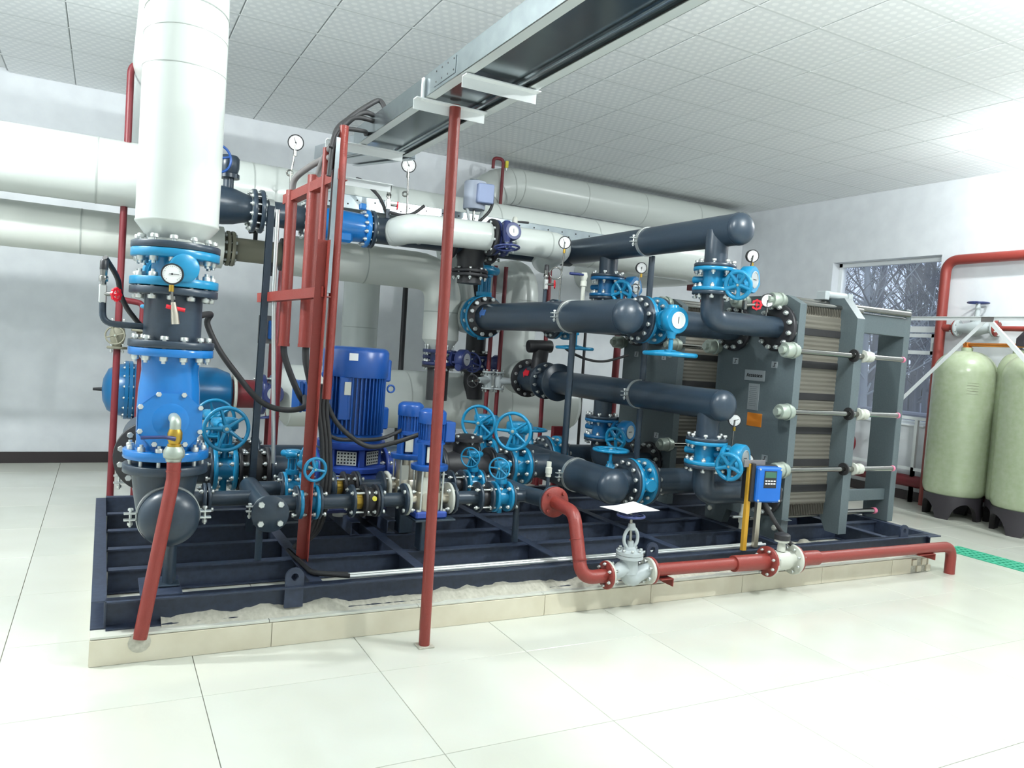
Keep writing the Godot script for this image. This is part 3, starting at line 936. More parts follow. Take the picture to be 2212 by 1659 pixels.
# ---------------------------------------------------------------- tall riser, valve and check valve at the left
func left_stack() -> void:
	var c := Vector3(0.31, 0, -4.35)
	var o := thing("insulated_riser", "tall white insulated riser pipe with a coned lower end at the left", "pipe", c + Vector3(0, 2.0, 0))
	run(o, bend([c + Vector3(0, 2.1, 0), c + Vector3(0, 3.62, 0), Vector3(0.31, 3.62, -9.6)], 0.6, 10), 0.197, M.jacket, "jacket", 48)
	part(o, "jacket_cone", G.new().lathe([Vector2(0, 2.005), Vector2(0.125, 2.005), Vector2(0.196, 2.095), Vector2(0.2, 2.1), Vector2(0.2, 2.106), Vector2(0, 2.106)], 48), M.jacket, off(Vector3(0, -2.0, 0)))
	for y in [2.86, 3.02, 3.14]:
		part(o, "seam_ring", ring(0.1965, 0.004, 0.0025, 48), M.seam, Transform3D(Basis(Vector3.RIGHT, -(y - 2.86) * 0.7), Vector3(0, y - 2.0, 0)))
	flange(o, off(Vector3(0, -0.018, 0)), 0.212, 0.034, M.slate)
	part(o, "neck", G.new().lathe([Vector2(0, -0.01), Vector2(0.135, -0.01), Vector2(0.135, 0.04), Vector2(0, 0.04)], 36), M.canvas)
	# butterfly valve, its gear behind
	valve("blue butterfly valve on the tall riser under the insulation, gear at the back", "", aim(Vector3.UP, Vector3(-0.12, 0, -1), c + Vector3(0, 1.872, 0)), {"boss": 0.33, "R": 0.211, "h": 0.092, "ft": 0.042, "n": 12, "th": 0.036, "b": 0.021, "s": 0.36, "g": 0.09, "w": 0.13, "worm": Vector3(0.1, -1, 0), "wl": 0.2, "dial": true})
	# dark spool
	var s := thing("flanged_spool", "short dark grey flanged pipe spool between riser valve and bright blue check valve", "pipe spool", c + Vector3(0, 1.5, 0))
	flange(s, off(Vector3(0, 0.256, 0)), 0.21, 0.036, M.slate)
	flange(s, off(Vector3(0, -0.01, 0)), 0.205, 0.036, M.slate)
	part(s, "pipe", G.new().lathe([Vector2(0, -0.02), Vector2(0.138, -0.02), Vector2(0.138, 0.26), Vector2(0, 0.26)], 44), M.slate)
	# check valve
	var v := thing("check_valve", "large bright blue check valve with bolted octagonal cover under the riser", "valve", c + Vector3(0, 0.9, 0))
	flange(v, off(Vector3(0, 0.55, 0)), 0.203, 0.04, M.royal)
	flange(v, off(Vector3(0, 0.03, 0)), 0.205, 0.045, M.royal)
	part(v, "body", G.new().lathe([Vector2(0, 0.02), Vector2(0.145, 0.02), Vector2(0.145, 0.1), Vector2(0.15, 0.25), Vector2(0.146, 0.36), Vector2(0.136, 0.45), Vector2(0.138, 0.5), Vector2(0.15, 0.54), Vector2(0, 0.54)], 44), M.royal)
	bolts(v, off(Vector3(0, 0.572, 0)), 0.175, 12, 0.085, 0.02)
	bolts(v, Transform3D(Basis(Vector3.RIGHT, PI), Vector3(0, 0.008, 0)), 0.175, 12, 0.09, 0.02)
	var oct := PackedVector2Array([Vector2(-0.06, 0.15), Vector2(0.06, 0.15), Vector2(0.15, 0.075), Vector2(0.15, -0.05), Vector2(0.09, -0.12), Vector2(-0.09, -0.12), Vector2(-0.15, -0.05), Vector2(-0.15, 0.075)])
	var ct := Transform3D(Basis(Vector3.RIGHT, -0.12), Vector3(0.0, 0.19, 0.05))
	part(v, "cover_seat", G.new().prism(oct, 0.1, ct), M.royal)
	var small := PackedVector2Array()
	for q in oct:
		small.append(q * 0.9)
	part(v, "cover_gasket", G.new().prism(small, 0.01, ct * off(Vector3(0, 0, 0.098))), M.rubber)
	var lid := PackedVector2Array()
	for q in oct:
		lid.append(q * 0.97)
	part(v, "inspection_cover", G.new().prism(lid, 0.02, ct * off(Vector3(0, 0, 0.107))), M.royal)
	var bulge := part(v, "cover_bulge", G.new().lathe([Vector2(0.085, 0), Vector2(0.07, 0.005), Vector2(0, 0.008)], 36), M.royal, ct * aim(Vector3.BACK, Vector3.UP, Vector3(0, 0.01, 0.127)))
	for q in [Vector2(-0.058, 0.138), Vector2(0.058, 0.138), Vector2(0.137, 0.075), Vector2(0.137, -0.045), Vector2(-0.137, 0.075), Vector2(-0.137, -0.045), Vector2(-0.07, -0.108), Vector2(0.07, -0.108)]:
		put(v, "bolt", bolt_mesh(0.03, 0.014), M.zinc, ct * aim(Vector3.BACK, Vector3.UP, Vector3(q.x, q.y, 0.113)))
	# strainer cone and header with a dished end
	var h := thing("suction_header", "dark grey header pipe with a domed end cap at the left of the skid", "header pipe", Vector3(0.323, 0.633, -4.16))
	capped(h, Vector3(0.323, 0.633, -4.16), Vector3(0.323, 0.633, -6.05), 0.142, M.slate)
	part(h, "branch_cone", G.new().lathe([Vector2(0, 0), Vector2(0.135, 0), Vector2(0.165, 0.2), Vector2(0, 0.2)], 40), M.slate, off(Vector3(-0.013, 0.02, -0.19)))
	flange(h, off(Vector3(-0.013, 0.222, -0.19)), 0.203, 0.045, M.slate)
	support("zinc strap clamp with bolted ears round the left header on a slim post", Vector3(0.323, 0.633, -4.2), Vector3.BACK, 0.142, Vector3.RIGHT, [Vector3(0.34, 0.52, -4.2), Vector3(0.34, 0.28, -4.2)])
	var b := thing("blind_flange", "dark bolted blind flange standing behind the blue check valve", "flange", Vector3(0.275, 0.831, -4.85))
	part(b, "flange", disc(0.205, 0.036), M.black, along(Vector3.BACK))
	part(b, "pipe", G.new().tube([Vector3.ZERO, Vector3(0, 0, -0.9)], 0.14, 28), M.slate)
	bolts(b, along(Vector3.BACK), 0.172, 12, 0.03, 0.018)
	part(b, "clamp_ear", G.new().box(Vector3(-0.16, -0.12, -0.05), Vector3(0.07, 0.008, 0.03), 0.001).box(Vector3(-0.16, -0.16, -0.05), Vector3(0.07, 0.008, 0.03), 0.001), M.zinc)
	put(b, "bolt", bolt_mesh(0.07, 0.013), M.zinc, off(Vector3(-0.165, -0.14, -0.05)))
	# gauge in front of the valve
	gauge("big round pressure gauge in front of the riser valve, brass neck", Vector3(0.279, 1.835, -4.1), Vector3(-0.22, -0.06, 1), 0.05, [Vector3(0.279, 1.835, -4.11), Vector3(0.285, 1.72, -4.11), Vector3(0.3, 1.62, -4.12), Vector3(0.302, 1.6, -4.21)], -1.0, -1.62)
	var k := thing("gauge_cock", "flat steel gauge cock with small red wings under the big gauge", "valve", Vector3(0.3, 1.65, -4.105))
	part(k, "body", G.new().tube([Vector3(-0.01, 0.05, 0), Vector3(0, -0.01, 0), Vector3(0.005, -0.055, 0)], [0.011, 0.018, 0.02], 8), M.barrel)
	part(k, "wing_handle", G.new().tube([Vector3(-0.04, 0.028, -0.01), Vector3(0.045, 0.015, -0.01)], 0.01, 8), M.signal)
	sensor("pressure sensor with red hand wheel at the far left beside the riser", Vector3(-0.013, 1.72, -4.35), bend([Vector3(-0.012, 1.68, -4.35), Vector3(-0.008, 1.575, -4.35), Vector3(0.19, 1.57, -4.35)], 0.06), Vector3(0.75, 0, 0.66))
	# brass ball valve and red drain
	var d := thing("drain_pipe", "red painted drain pipe slanting from the check valve down to the tiled kerb", "pipe", Vector3(0.21, 0.14, -3.96))
	run(d, bend([Vector3(0.324, 0.93, -4.04), Vector3(0.324, 0.845, -4.04), Vector3(0.206, 0.11, -3.935)], 0.1), 0.032, M.red, "pipe", 20)
	part(d, "weld_bead", ring(0.031, 0.008, 0.004), M.red, off(Vector3(0.114, 0.745, -0.08)))
	part(d, "grout_patch", G.new().lathe([Vector2(0, 0), Vector2(0.05, 0), Vector2(0.03, 0.008), Vector2(0, 0.008)], 14), M.mortar, aim(Vector3.BACK, Vector3.UP, Vector3(-0.005, -0.045, 0.0301)))
	var w := thing("brass_ball_valve", "brass ball valve with steel union above the red drain pipe", "valve", Vector3(0.323, 0.93, -4.05))
	part(w, "union_nut", G.new().lathe([Vector2(0, 0), Vector2(0.035, 0), Vector2(0.038, 0.015), Vector2(0.046, 0.02), Vector2(0.05, 0.035), Vector2(0.048, 0.055), Vector2(0.036, 0.075), Vector2(0, 0.075)], 8), M.plated)
	part(w, "brass_body", G.new().lathe([Vector2(0, 0.075), Vector2(0.032, 0.075), Vector2(0.032, 0.085), Vector2(0.026, 0.088), Vector2(0.034, 0.11), Vector2(0.034, 0.14), Vector2(0.026, 0.16), Vector2(0, 0.16)], 14), M.brass)
	part(w, "elbow", G.new().tube(bend([Vector3(0, 0.15, 0), Vector3(0, 0.2, 0), Vector3(0, 0.2, -0.12)], 0.035), 0.026, 14), M.plated)
	part(w, "lever", G.new().tube([Vector3(0, 0.115, 0.03), Vector3(-0.05, 0.125, 0.04), Vector3(-0.15, 0.12, 0.03)], [0.012, 0.008, 0.009], 8), M.navy)

# ---------------------------------------------------------------- pumps and the small flanged rows
const XAX := Vector3.RIGHT
func spool(called: String, label: String, group: String, a: Vector3, b: Vector3, r: float, R: float, ends := 3) -> Node3D:
	var o := thing(called, label, "pipe spool", a, group)
	run(o, [a, b], r, M.slate, "pipe", 24)
	var d := (b - a).normalized()
	if ends & 1:
		flange(o, along(d, d * 0.009), R, 0.018, M.slate)
	if ends & 2:
		flange(o, along(d, b - a - d * 0.009), R, 0.018, M.slate)
	return o

func small_row(z: float, near: bool, back: Node3D) -> void:
	var y := 0.6
	var w := "nearer" if near else "farther"
	var yv := Vector3(1.1, y, z)
	var P := func(x: float) -> Vector3: return Vector3(x, y, z)
	spool("flanged_spool", "very short dark spool at the inlet valve of the %s slim upright pump" % w, "", P.call(0.9), P.call(1.045), 0.045, 0.1, 2)
	valve("small blue butterfly valve at the inlet of the %s slim upright pump" % w, "", aim(XAX, Vector3.UP, yv), {"R": 0.102, "h": 0.057, "ft": 0.02, "n": 4, "th": 0.018, "b": 0.014, "s": 0.2, "g": 0.052, "w": 0.073 if near else 0.08, "worm": Vector3(1, 0.2, 0) if near else Vector3(0.8, 0.6, 0), "wl": 0.15, "sp": 3, "hand": 1.0, "fat": 1.4})
	spool("flanged_spool", "dark spool between inlet valve and brass sleeve of the %s slim upright pump" % w, "", P.call(1.157), P.call(1.375), 0.043, 0.1)
	var e := thing("expansion_joint", "brass and black expansion joint with tie rods feeding the %s slim upright pump" % w, "pipe joint", P.call(1.45))
	part(e, "brass_sleeve", G.new().tube([Vector3(-0.074, 0, 0), Vector3(-0.02, 0, 0)], 0.05, 24), M.brass)
	part(e, "rubber_bellows", G.new().lathe([Vector2(0, -0.025), Vector2(0.07, -0.025), Vector2(0.085, 0.0), Vector2(0.085, 0.02), Vector2(0.07, 0.06), Vector2(0, 0.06)], 28), M.rubber, along(XAX))
	flange(e, along(XAX, Vector3(-0.012, 0, 0)), 0.1, 0.018, M.black)
	flange(e, along(XAX, Vector3(0.062, 0, 0)), 0.1, 0.016, M.black)
	bolts(e, along(XAX, Vector3(-0.042, 0, 0)), 0.082, 4, 0.085, 0.014)
	bolts(e, along(XAX, Vector3(0.078, 0, 0)), 0.082, 4, 0.04, 0.014)
	if near:
		part(e, "yellow_tag", G.new().lathe([Vector2(0, 0), Vector2(0.016, 0), Vector2(0, 0.003)], 12), M.yellow, aim(Vector3(0.1, 0.4, 1), Vector3.UP, Vector3(0.035, 0.028, 0.083)))
	spool("flanged_spool", "dark pipe spool running into the inlet flange of the %s slim upright pump" % w, "", P.call(1.523), P.call(1.708), 0.043, 0.1)
	if near:
		multistage("front slim upright pump with blue motor and steel barrel, half behind the red pole", P.call(1.86))
	else:
		multistage("rear slim upright pump with blue motor, beside the big blue motor", P.call(1.88))
	spool("flanged_spool", "dark pipe spool at the outlet flange of the %s slim upright pump" % w, "", P.call(2.022), P.call(2.22), 0.043, 0.1)
	var c := thing("wafer_check_valve", "black wafer check valve right of the %s slim upright pump" % w, "valve", P.call(2.252))
	part(c, "body", disc(0.062, 0.07, 30), M.black, along(XAX))
	bolts(c, along(XAX, Vector3(-0.02, 0, 0)), 0.082, 4, 0.09, 0.013)
	spool("flanged_spool", "thin black flange ring before the outlet valve of the %s slim upright pump" % w, "", P.call(2.284), P.call(2.318), 0.05, 0.1, 1)
	valve("small blue butterfly valve at the outlet of the %s slim upright pump" % w, "", aim(XAX, Vector3.UP, P.call(2.38)), {"R": 0.102, "h": 0.06, "ft": 0.02, "n": 4, "th": 0.018, "b": 0.014, "s": 0.19, "g": 0.052, "w": 0.074, "worm": Vector3(0.9, -0.9, 0), "wl": 0.16, "sp": 5, "hand": -1.0, "sm": M.cyan})
	spool("flanged_spool", "dark pipe stub after the outlet valve of the %s slim upright pump" % w, "", P.call(2.442), P.call(2.6), 0.043, 0.1, 1)

func multistage(label: String, c: Vector3) -> Node3D:
	var o := thing("multistage_pump", label, "pump", Vector3(c.x, 0.49, c.z), "")
	part(o, "base", G.new().box(Vector3(0, 0.022, 0), Vector3(0.21, 0.045, 0.19), 0.012), M.pumpblue)
	part(o, "casing", G.new().lathe([Vector2(0, 0.04), Vector2(0.088, 0.04), Vector2(0.09, 0.055), Vector2(0.09, 0.15), Vector2(0.084, 0.16), Vector2(0, 0.16)], 36), M.barrel)
	part(o, "barrel", G.new().lathe([Vector2(0, 0.16), Vector2(0.078, 0.16), Vector2(0.078, 0.3), Vector2(0, 0.3)], 36), M.barrel)
	for k in 4:
		var a := PI / 4 + k * PI / 2
		part(o, "tie_rod", G.new().tube([Vector3(cos(a) * 0.1, 0.03, sin(a) * 0.1), Vector3(cos(a) * 0.1, 0.31, sin(a) * 0.1)], 0.007, 8), M.zinc)
	for s in [-1.0, 1.0]:
		part(o, "nozzle", G.new().tube([Vector3(0.06 * s, 0.11, 0), Vector3(0.15 * s, 0.11, 0)], 0.035, 20), M.barrel)
		flange(o, along(XAX, Vector3(0.143 * s, 0.11, 0)), 0.1, 0.018, M.castwhite, "nozzle_flange")
		bolts(o, along(XAX * s, Vector3(0.15 * s, 0.11, 0)), 0.082, 4, 0.045, 0.014)
	part(o, "name_panel", G.new().box(Vector3(-0.022, 0.2, 0.077), Vector3(0.05, 0.12, 0.004), 0.001), M.castwhite, Transform3D(Basis(Vector3.UP, -0.25), Vector3.ZERO))
	part(o, "head", G.new().lathe([Vector2(0, 0.3), Vector2(0.115, 0.3), Vector2(0.118, 0.305), Vector2(0.118, 0.33), Vector2(0.1, 0.335), Vector2(0, 0.335)], 36), M.motor)
	var br := part(o, "lantern", G.new().lathe([Vector2(0, 0.33), Vector2(0.05, 0.33), Vector2(0.05, 0.46), Vector2(0.09, 0.465), Vector2(0.09, 0.475), Vector2(0, 0.475)], 24), M.motor)
	for k in 4:
		var a := k * PI / 2 + 0.4
		part(br, "rib", G.new().box(Vector3(0.075, 0.4, 0), Vector3(0.03, 0.14, 0.05), 0.006), M.motor, Transform3D(Basis(Vector3.UP, a), Vector3.ZERO))
	part(o, "guard_plate", G.new().box(Vector3(0, 0.4, 0.07), Vector3(0.06, 0.1, 0.004), 0.001).box(Vector3(0.07, 0.4, 0), Vector3(0.004, 0.1, 0.05), 0.001), M.castwhite, Transform3D(Basis(Vector3.UP, -0.25), Vector3.ZERO))
	motor(o, off(Vector3(0, 0.47, 0)), 0.085, 0.215, 24, M.motor, 0.42)
	part(o, "terminal_box", G.new().box(Vector3(0.115, 0.54, -0.02), Vector3(0.07, 0.13, 0.11), 0.006), M.motor)
	for k in 3:
		part(o, "foot_bolt", G.new().lathe([Vector2(0, 0), Vector2(0.014, 0), Vector2(0.014, 0.012), Vector2(0, 0.014)], 6), M.zinc, off(Vector3([-0.085, 0.085, 0.085][k], 0.045, [0.075, 0.075, -0.075][k])))
	var s := thing("pump_stool", label.get_slice(" pump", 0) + " pump's stool, a dark steel box post on the skid", "stool", Vector3(c.x, 0.276, c.z))
	part(s, "top_plate", G.new().box(Vector3(0.02, 0.207, 0), Vector3(0.27, 0.012, 0.23), 0.002), M.slate)
	part(s, "post", G.new().box(Vector3(0, 0.1, 0), Vector3(0.1, 0.2, 0.1), 0.006), M.slate)
	return o

func big_row(z: float, near: bool) -> void:
	var y := 0.65
	var w := "front" if near else "rear"
	var P := func(x: float) -> Vector3: return Vector3(x, y, z)
	spool("flanged_spool", "dark suction stub from the domed header to the %s large row" % w, "", P.call(0.4), P.call(0.668), 0.1, 0.145, 2)
	valve("blue butterfly valve with big hand wheel at the inlet of the %s large row" % w, "", aim(XAX, Vector3.UP, P.call(0.745)), {"R": 0.146, "h": 0.077, "ft": 0.028, "n": 8, "th": 0.02, "b": 0.016, "s": 0.27, "g": 0.082, "w": 0.147 if near else 0.142, "worm": Vector3(1, 0.05, 0), "wl": 0.3 if near else 0.26, "hand": 1.0, "sp": 5, "sm": M.cyan})
	var e := thing("rubber_joint", "black rubber expansion joint behind the %s left blue wheel valve" % w, "pipe joint", P.call(0.93))
	part(e, "bellows", G.new().lathe([Vector2(0, -0.09), Vector2(0.1, -0.09), Vector2(0.11, -0.05), Vector2(0.135, -0.02), Vector2(0.135, 0.02), Vector2(0.11, 0.05), Vector2(0.1, 0.09), Vector2(0, 0.09)], 36), M.rubber, along(XAX))
	flange(e, along(XAX, Vector3(-0.09, 0, 0)), 0.146, 0.024, M.black)
	flange(e, along(XAX, Vector3(0.09, 0, 0)), 0.146, 0.024, M.black)
	bolts(e, along(-XAX, Vector3(-0.085, 0, 0)), 0.12, 8, 0.05, 0.016)
	bolts(e, along(XAX, Vector3(0.1, 0, 0)), 0.12, 8, 0.05, 0.016)
	if near:
		spool("flanged_spool", "dark reducer spool between black rubber joint and the big blue pump", "", P.call(1.035), P.call(1.36), 0.085, 0.146, 1)
	else:
		spool("flanged_spool", "long dark bypass spool running behind the big blue pump", "", P.call(1.035), P.call(2.3), 0.085, 0.146, 3)
	var c := thing("check_valve", "black swing check valve on the outlet side of the %s large row" % w, "valve", P.call(2.52))
	part(c, "body", G.new().lathe([Vector2(0, -0.2), Vector2(0.1, -0.2), Vector2(0.11, -0.12), Vector2(0.15, 0.0), Vector2(0.11, 0.12), Vector2(0.1, 0.2), Vector2(0, 0.2)], 32), M.black, along(XAX))
	part(c, "bonnet", G.new().lathe([Vector2(0, 0.1), Vector2(0.1, 0.1), Vector2(0.1, 0.2), Vector2(0.13, 0.2), Vector2(0.13, 0.225), Vector2(0.06, 0.25), Vector2(0, 0.255)], 28), M.black)
	bolts(c, off(Vector3(0, 0.22, 0)), 0.112, 6, 0.03, 0.014)
	flange(c, along(XAX, Vector3(-0.2, 0, 0)), 0.146, 0.026, M.black)
	flange(c, along(XAX, Vector3(0.2, 0, 0)), 0.146, 0.026, M.black)
	if near:
		spool("flanged_spool", "dark discharge spool right of the big blue pump", "", P.call(1.84), P.call(2.31), 0.085, 0.146, 2)
	var rx := 2.97 if near else 2.93
	spool("flanged_spool", "short dark spool left of the %s right-side wheel valve" % w, "", P.call(2.73), P.call(rx - 0.083), 0.1, 0.152)
	valve("blue butterfly valve with big hand wheel at the outlet of the %s large row" % w, "", aim(XAX, Vector3.UP, P.call(rx)), {"R": 0.152, "h": 0.083, "ft": 0.03, "n": 8, "th": 0.02, "b": 0.017, "s": 0.27, "g": 0.095, "w": 0.152, "worm": Vector3(1, -1, 0), "wl": 0.33, "hand": -1.0, "sp": 5, "sm": M.cyan})
	spool("flanged_spool", "dark tapering stub joining the %s outlet valve to the right-hand low header" % w, "", P.call(rx + 0.083), P.call(3.33), 0.1, 0.152, 1)

func pump_rows() -> void:
	# small collecting header in front of the inlet side
	var s := thing("small_header", "short dark header with four-bolt blank flange facing front, on a slim post", "header pipe", Vector3(0.862, 0.575, -4.42))
	run(s, [Vector3(0.862, 0.575, -4.4), Vector3(0.862, 0.59, -5.12)], 0.062, M.slate)
	flange(s, along(Vector3(0, 0.02, 1), Vector3(0, 0, 0.022)), 0.103, 0.02, M.slate, "blank_flange")
	bolts(s, along(Vector3(0, 0.02, 1), Vector3(0, 0, 0.01)), 0.075, 4, 0.04, 0.019, 0.5)
	run(s, [Vector3(0.862, 0.585, -5.0), Vector3(0.96, 0.595, -5.0)], 0.045, M.slate, "branch")
	part(s, "post", G.new().tube([Vector3(-0.03, -0.06, -0.11), Vector3(-0.03, -0.295, -0.11)], 0.02, 16), M.slate)
	part(s, "clamp", ring(0.063, 0.03, 0.006), M.zinc, along(Vector3.BACK, Vector3(0, 0, -0.11)))
	part(s, "clamp_ear", G.new().box(Vector3(-0.085, 0.015, -0.11), Vector3(0.05, 0.007, 0.03), 0.001).box(Vector3(-0.085, -0.012, -0.11), Vector3(0.05, 0.007, 0.03), 0.001), M.zinc)
	put(s, "bolt", bolt_mesh(0.06, 0.011), M.zinc, off(Vector3(-0.09, -0.005, -0.11)))
	var l := thing("link_pipe", "dark pipe with a flange pair linking domed header and blank-flanged header", "pipe", Vector3(0.44, 0.585, -4.8))
	run(l, [Vector3(0.44, 0.585, -4.8), Vector3(0.84, 0.585, -4.8)], 0.045, M.slate)
	for x in [0.115, 0.14]:
		flange(l, along(XAX, Vector3(x, 0, 0)), 0.092, 0.018, M.slate)
	bolts(l, along(XAX, Vector3(0.128, 0, 0)), 0.075, 4, 0.05, 0.013)
	small_row(-4.55, true, s)
	small_row(-5.0, false, s)
	var s2 := thing("small_header", "short dark header behind the red elbow flange", "header pipe", Vector3(2.61, 0.61, -4.3))
	run(s2, [Vector3(2.63, 0.615, -4.29), Vector3(2.6, 0.6, -4.6), Vector3(2.6, 0.6, -5.12)], 0.056, M.slate)
	flange(s2, along(Vector3.BACK, Vector3(0.02, 0.005, 0.012)), 0.1, 0.02, M.slate)
	part(s2, "post", G.new().tube([Vector3(-0.075, -0.01, -0.29), Vector3(-0.075, -0.335, -0.29)], 0.022, 16), M.slate)
	part(s2, "vent_stub", G.new().tube([Vector3(0.03, 0.04, -0.08), Vector3(0.03, 0.15, -0.08)], 0.012, 10), M.slate)
	part(s2, "vent_valve", G.new().lathe([Vector2(0, 0), Vector2(0.018, 0), Vector2(0.018, 0.02), Vector2(0.022, 0.022), Vector2(0.022, 0.06), Vector2(0.016, 0.065), Vector2(0.016, 0.1), Vector2(0, 0.1)], 10), M.castwhite, off(Vector3(0.03, 0.15, -0.08)))
	big_row(-5.45, true)
	big_row(-5.98, false)
	# the big blue in-line pump
	var o := thing("inline_pump", "big upright in-line pump with bright blue ribbed motor in the middle", "pump", Vector3(1.6, 0.365, -5.42))
	part(o, "base_plate", G.new().box(Vector3(0, 0.03, 0), Vector3(0.42, 0.03, 0.5), 0.01), M.navy)
	for q in [Vector3(-0.11, 0, 0.2), Vector3(0.11, 0, 0.2)]:
		part(o, "pad", disc(0.05, 0.03, 20), M.castwhite, off(q + Vector3(0, 0.003, 0)))
	part(o, "volute", G.new().lathe([Vector2(0, 0.04), Vector2(0.15, 0.045), Vector2(0.19, 0.07), Vector2(0.245, 0.13), Vector2(0.265, 0.19), Vector2(0.262, 0.24), Vector2(0.235, 0.285), Vector2(0.2, 0.295), Vector2(0, 0.295)], 44), M.pumpblue)
	part(o, "nozzle", G.new().tube([Vector3(-0.33, 0.285, -0.03), Vector3(0.33, 0.285, -0.03)], 0.09, 24), M.pumpblue)
	for s_ in [-1.0, 1.0]:
		flange(o, along(XAX, Vector3(0.25 * s_, 0.285, -0.03)), 0.15, 0.026, M.pumpblue, "nozzle_flange")
		bolts(o, along(XAX * s_, Vector3(0.25 * s_, 0.285, -0.03)), 0.122, 8, 0.05, 0.016)
	part(o, "cover_flange", G.new().lathe([Vector2(0, 0.28), Vector2(0.25, 0.28), Vector2(0.256, 0.285), Vector2(0.256, 0.315), Vector2(0.248, 0.322), Vector2(0, 0.322)], 44), M.pumpblue)
	var ln := part(o, "lantern", G.new().lathe([Vector2(0, 0.32), Vector2(0.205, 0.32), Vector2(0.175, 0.34), Vector2(0.17, 0.42), Vector2(0.2, 0.44), Vector2(0.235, 0.445), Vector2(0.24, 0.45), Vector2(0.24, 0.49), Vector2(0, 0.49)], 40), M.pumpblue)
	for k in 6:
		var tt := Transform3D(Basis(Vector3.UP, k * PI / 3 - 0.42), Vector3.ZERO)
		part(ln, "guard", G.new().box(Vector3(0, 0.382, 0.192), Vector3(0.135, 0.095, 0.003), 0.0005), M.castwhite, tt)
		var hole := G.new()
		for i in 6:
			for j in 4:
				hole.box(Vector3(-0.055 + i * 0.022, 0.35 + j * 0.022, 0.194), Vector3(0.011, 0.011, 0.003), 0.001)
		part(ln, "guard_holes", hole, M.dark, tt).set_meta("kind", "stuff")
		part(ln, "web", G.new().box(Vector3(0, 0.382, 0.19), Vector3(0.045, 0.125, 0.05), 0.006), M.pumpblue, Transform3D(Basis(Vector3.UP, k * PI / 3 + 0.1), Vector3.ZERO))
	motor(o, off(Vector3(0, 0.485, 0)), 0.225, 0.67, 46, M.motor, 0.3)
	part(o, "rib_panel", G.new().box(Vector3(-0.09, 0.8, 0.185), Vector3(0.1, 0.3, 0.04), 0.006), M.motor, Transform3D(Basis(Vector3.UP, -0.1), Vector3.ZERO))
	part(o, "rating_plate", G.new().box(Vector3(-0.085, 0.87, 0.207), Vector3(0.045, 0.09, 0.006), 0.001), M.castwhite, Transform3D(Basis(Vector3.UP, -0.1), Vector3.ZERO))
	part(o, "paper_tag", G.new().box(Vector3(0, 1.09, 0.232), Vector3(0.06, 0.05, 0.003), 0.0005), M.white, Transform3D(Basis(Vector3.UP, -0.36), Vector3.ZERO))
	part(o, "terminal_neck", G.new().box(Vector3(-0.24, 0.78, 0.04), Vector3(0.12, 0.16, 0.18), 0.01), M.motor)
	part(o, "terminal_box", G.new().box(Vector3(-0.34, 0.8, 0.04), Vector3(0.12, 0.2, 0.24), 0.012), M.motor)
	part(o, "box_lid", G.new().box(Vector3(-0.41, 0.8, 0.04), Vector3(0.02, 0.21, 0.25), 0.006), M.motor)
	part(o, "lifting_eye", G.new().tube(circle(Vector3(0.255, 0.87, 0.05), XAX, Vector3.UP, 0.026, 20), 0.007, 8, true), M.motor)
	part(o, "lifting_eye", G.new().tube(circle(Vector3(-0.24, 0.96, 0.12), XAX, Vector3.UP, 0.026, 20), 0.007, 8, true), M.motor)
	for y in [0.655, 1.0]:
		part(o, "side_lug", G.new().box(Vector3(0.22, y, 0.02), Vector3(0.05, 0.16, 0.1), 0.01), M.motor)

func circle(c: Vector3, a: Vector3, b: Vector3, r: float, n: int) -> Array:
	var out := []
	for k in n:
		out.append(c + a * cos(TAU * k / n) * r + b * sin(TAU * k / n) * r)
	return out

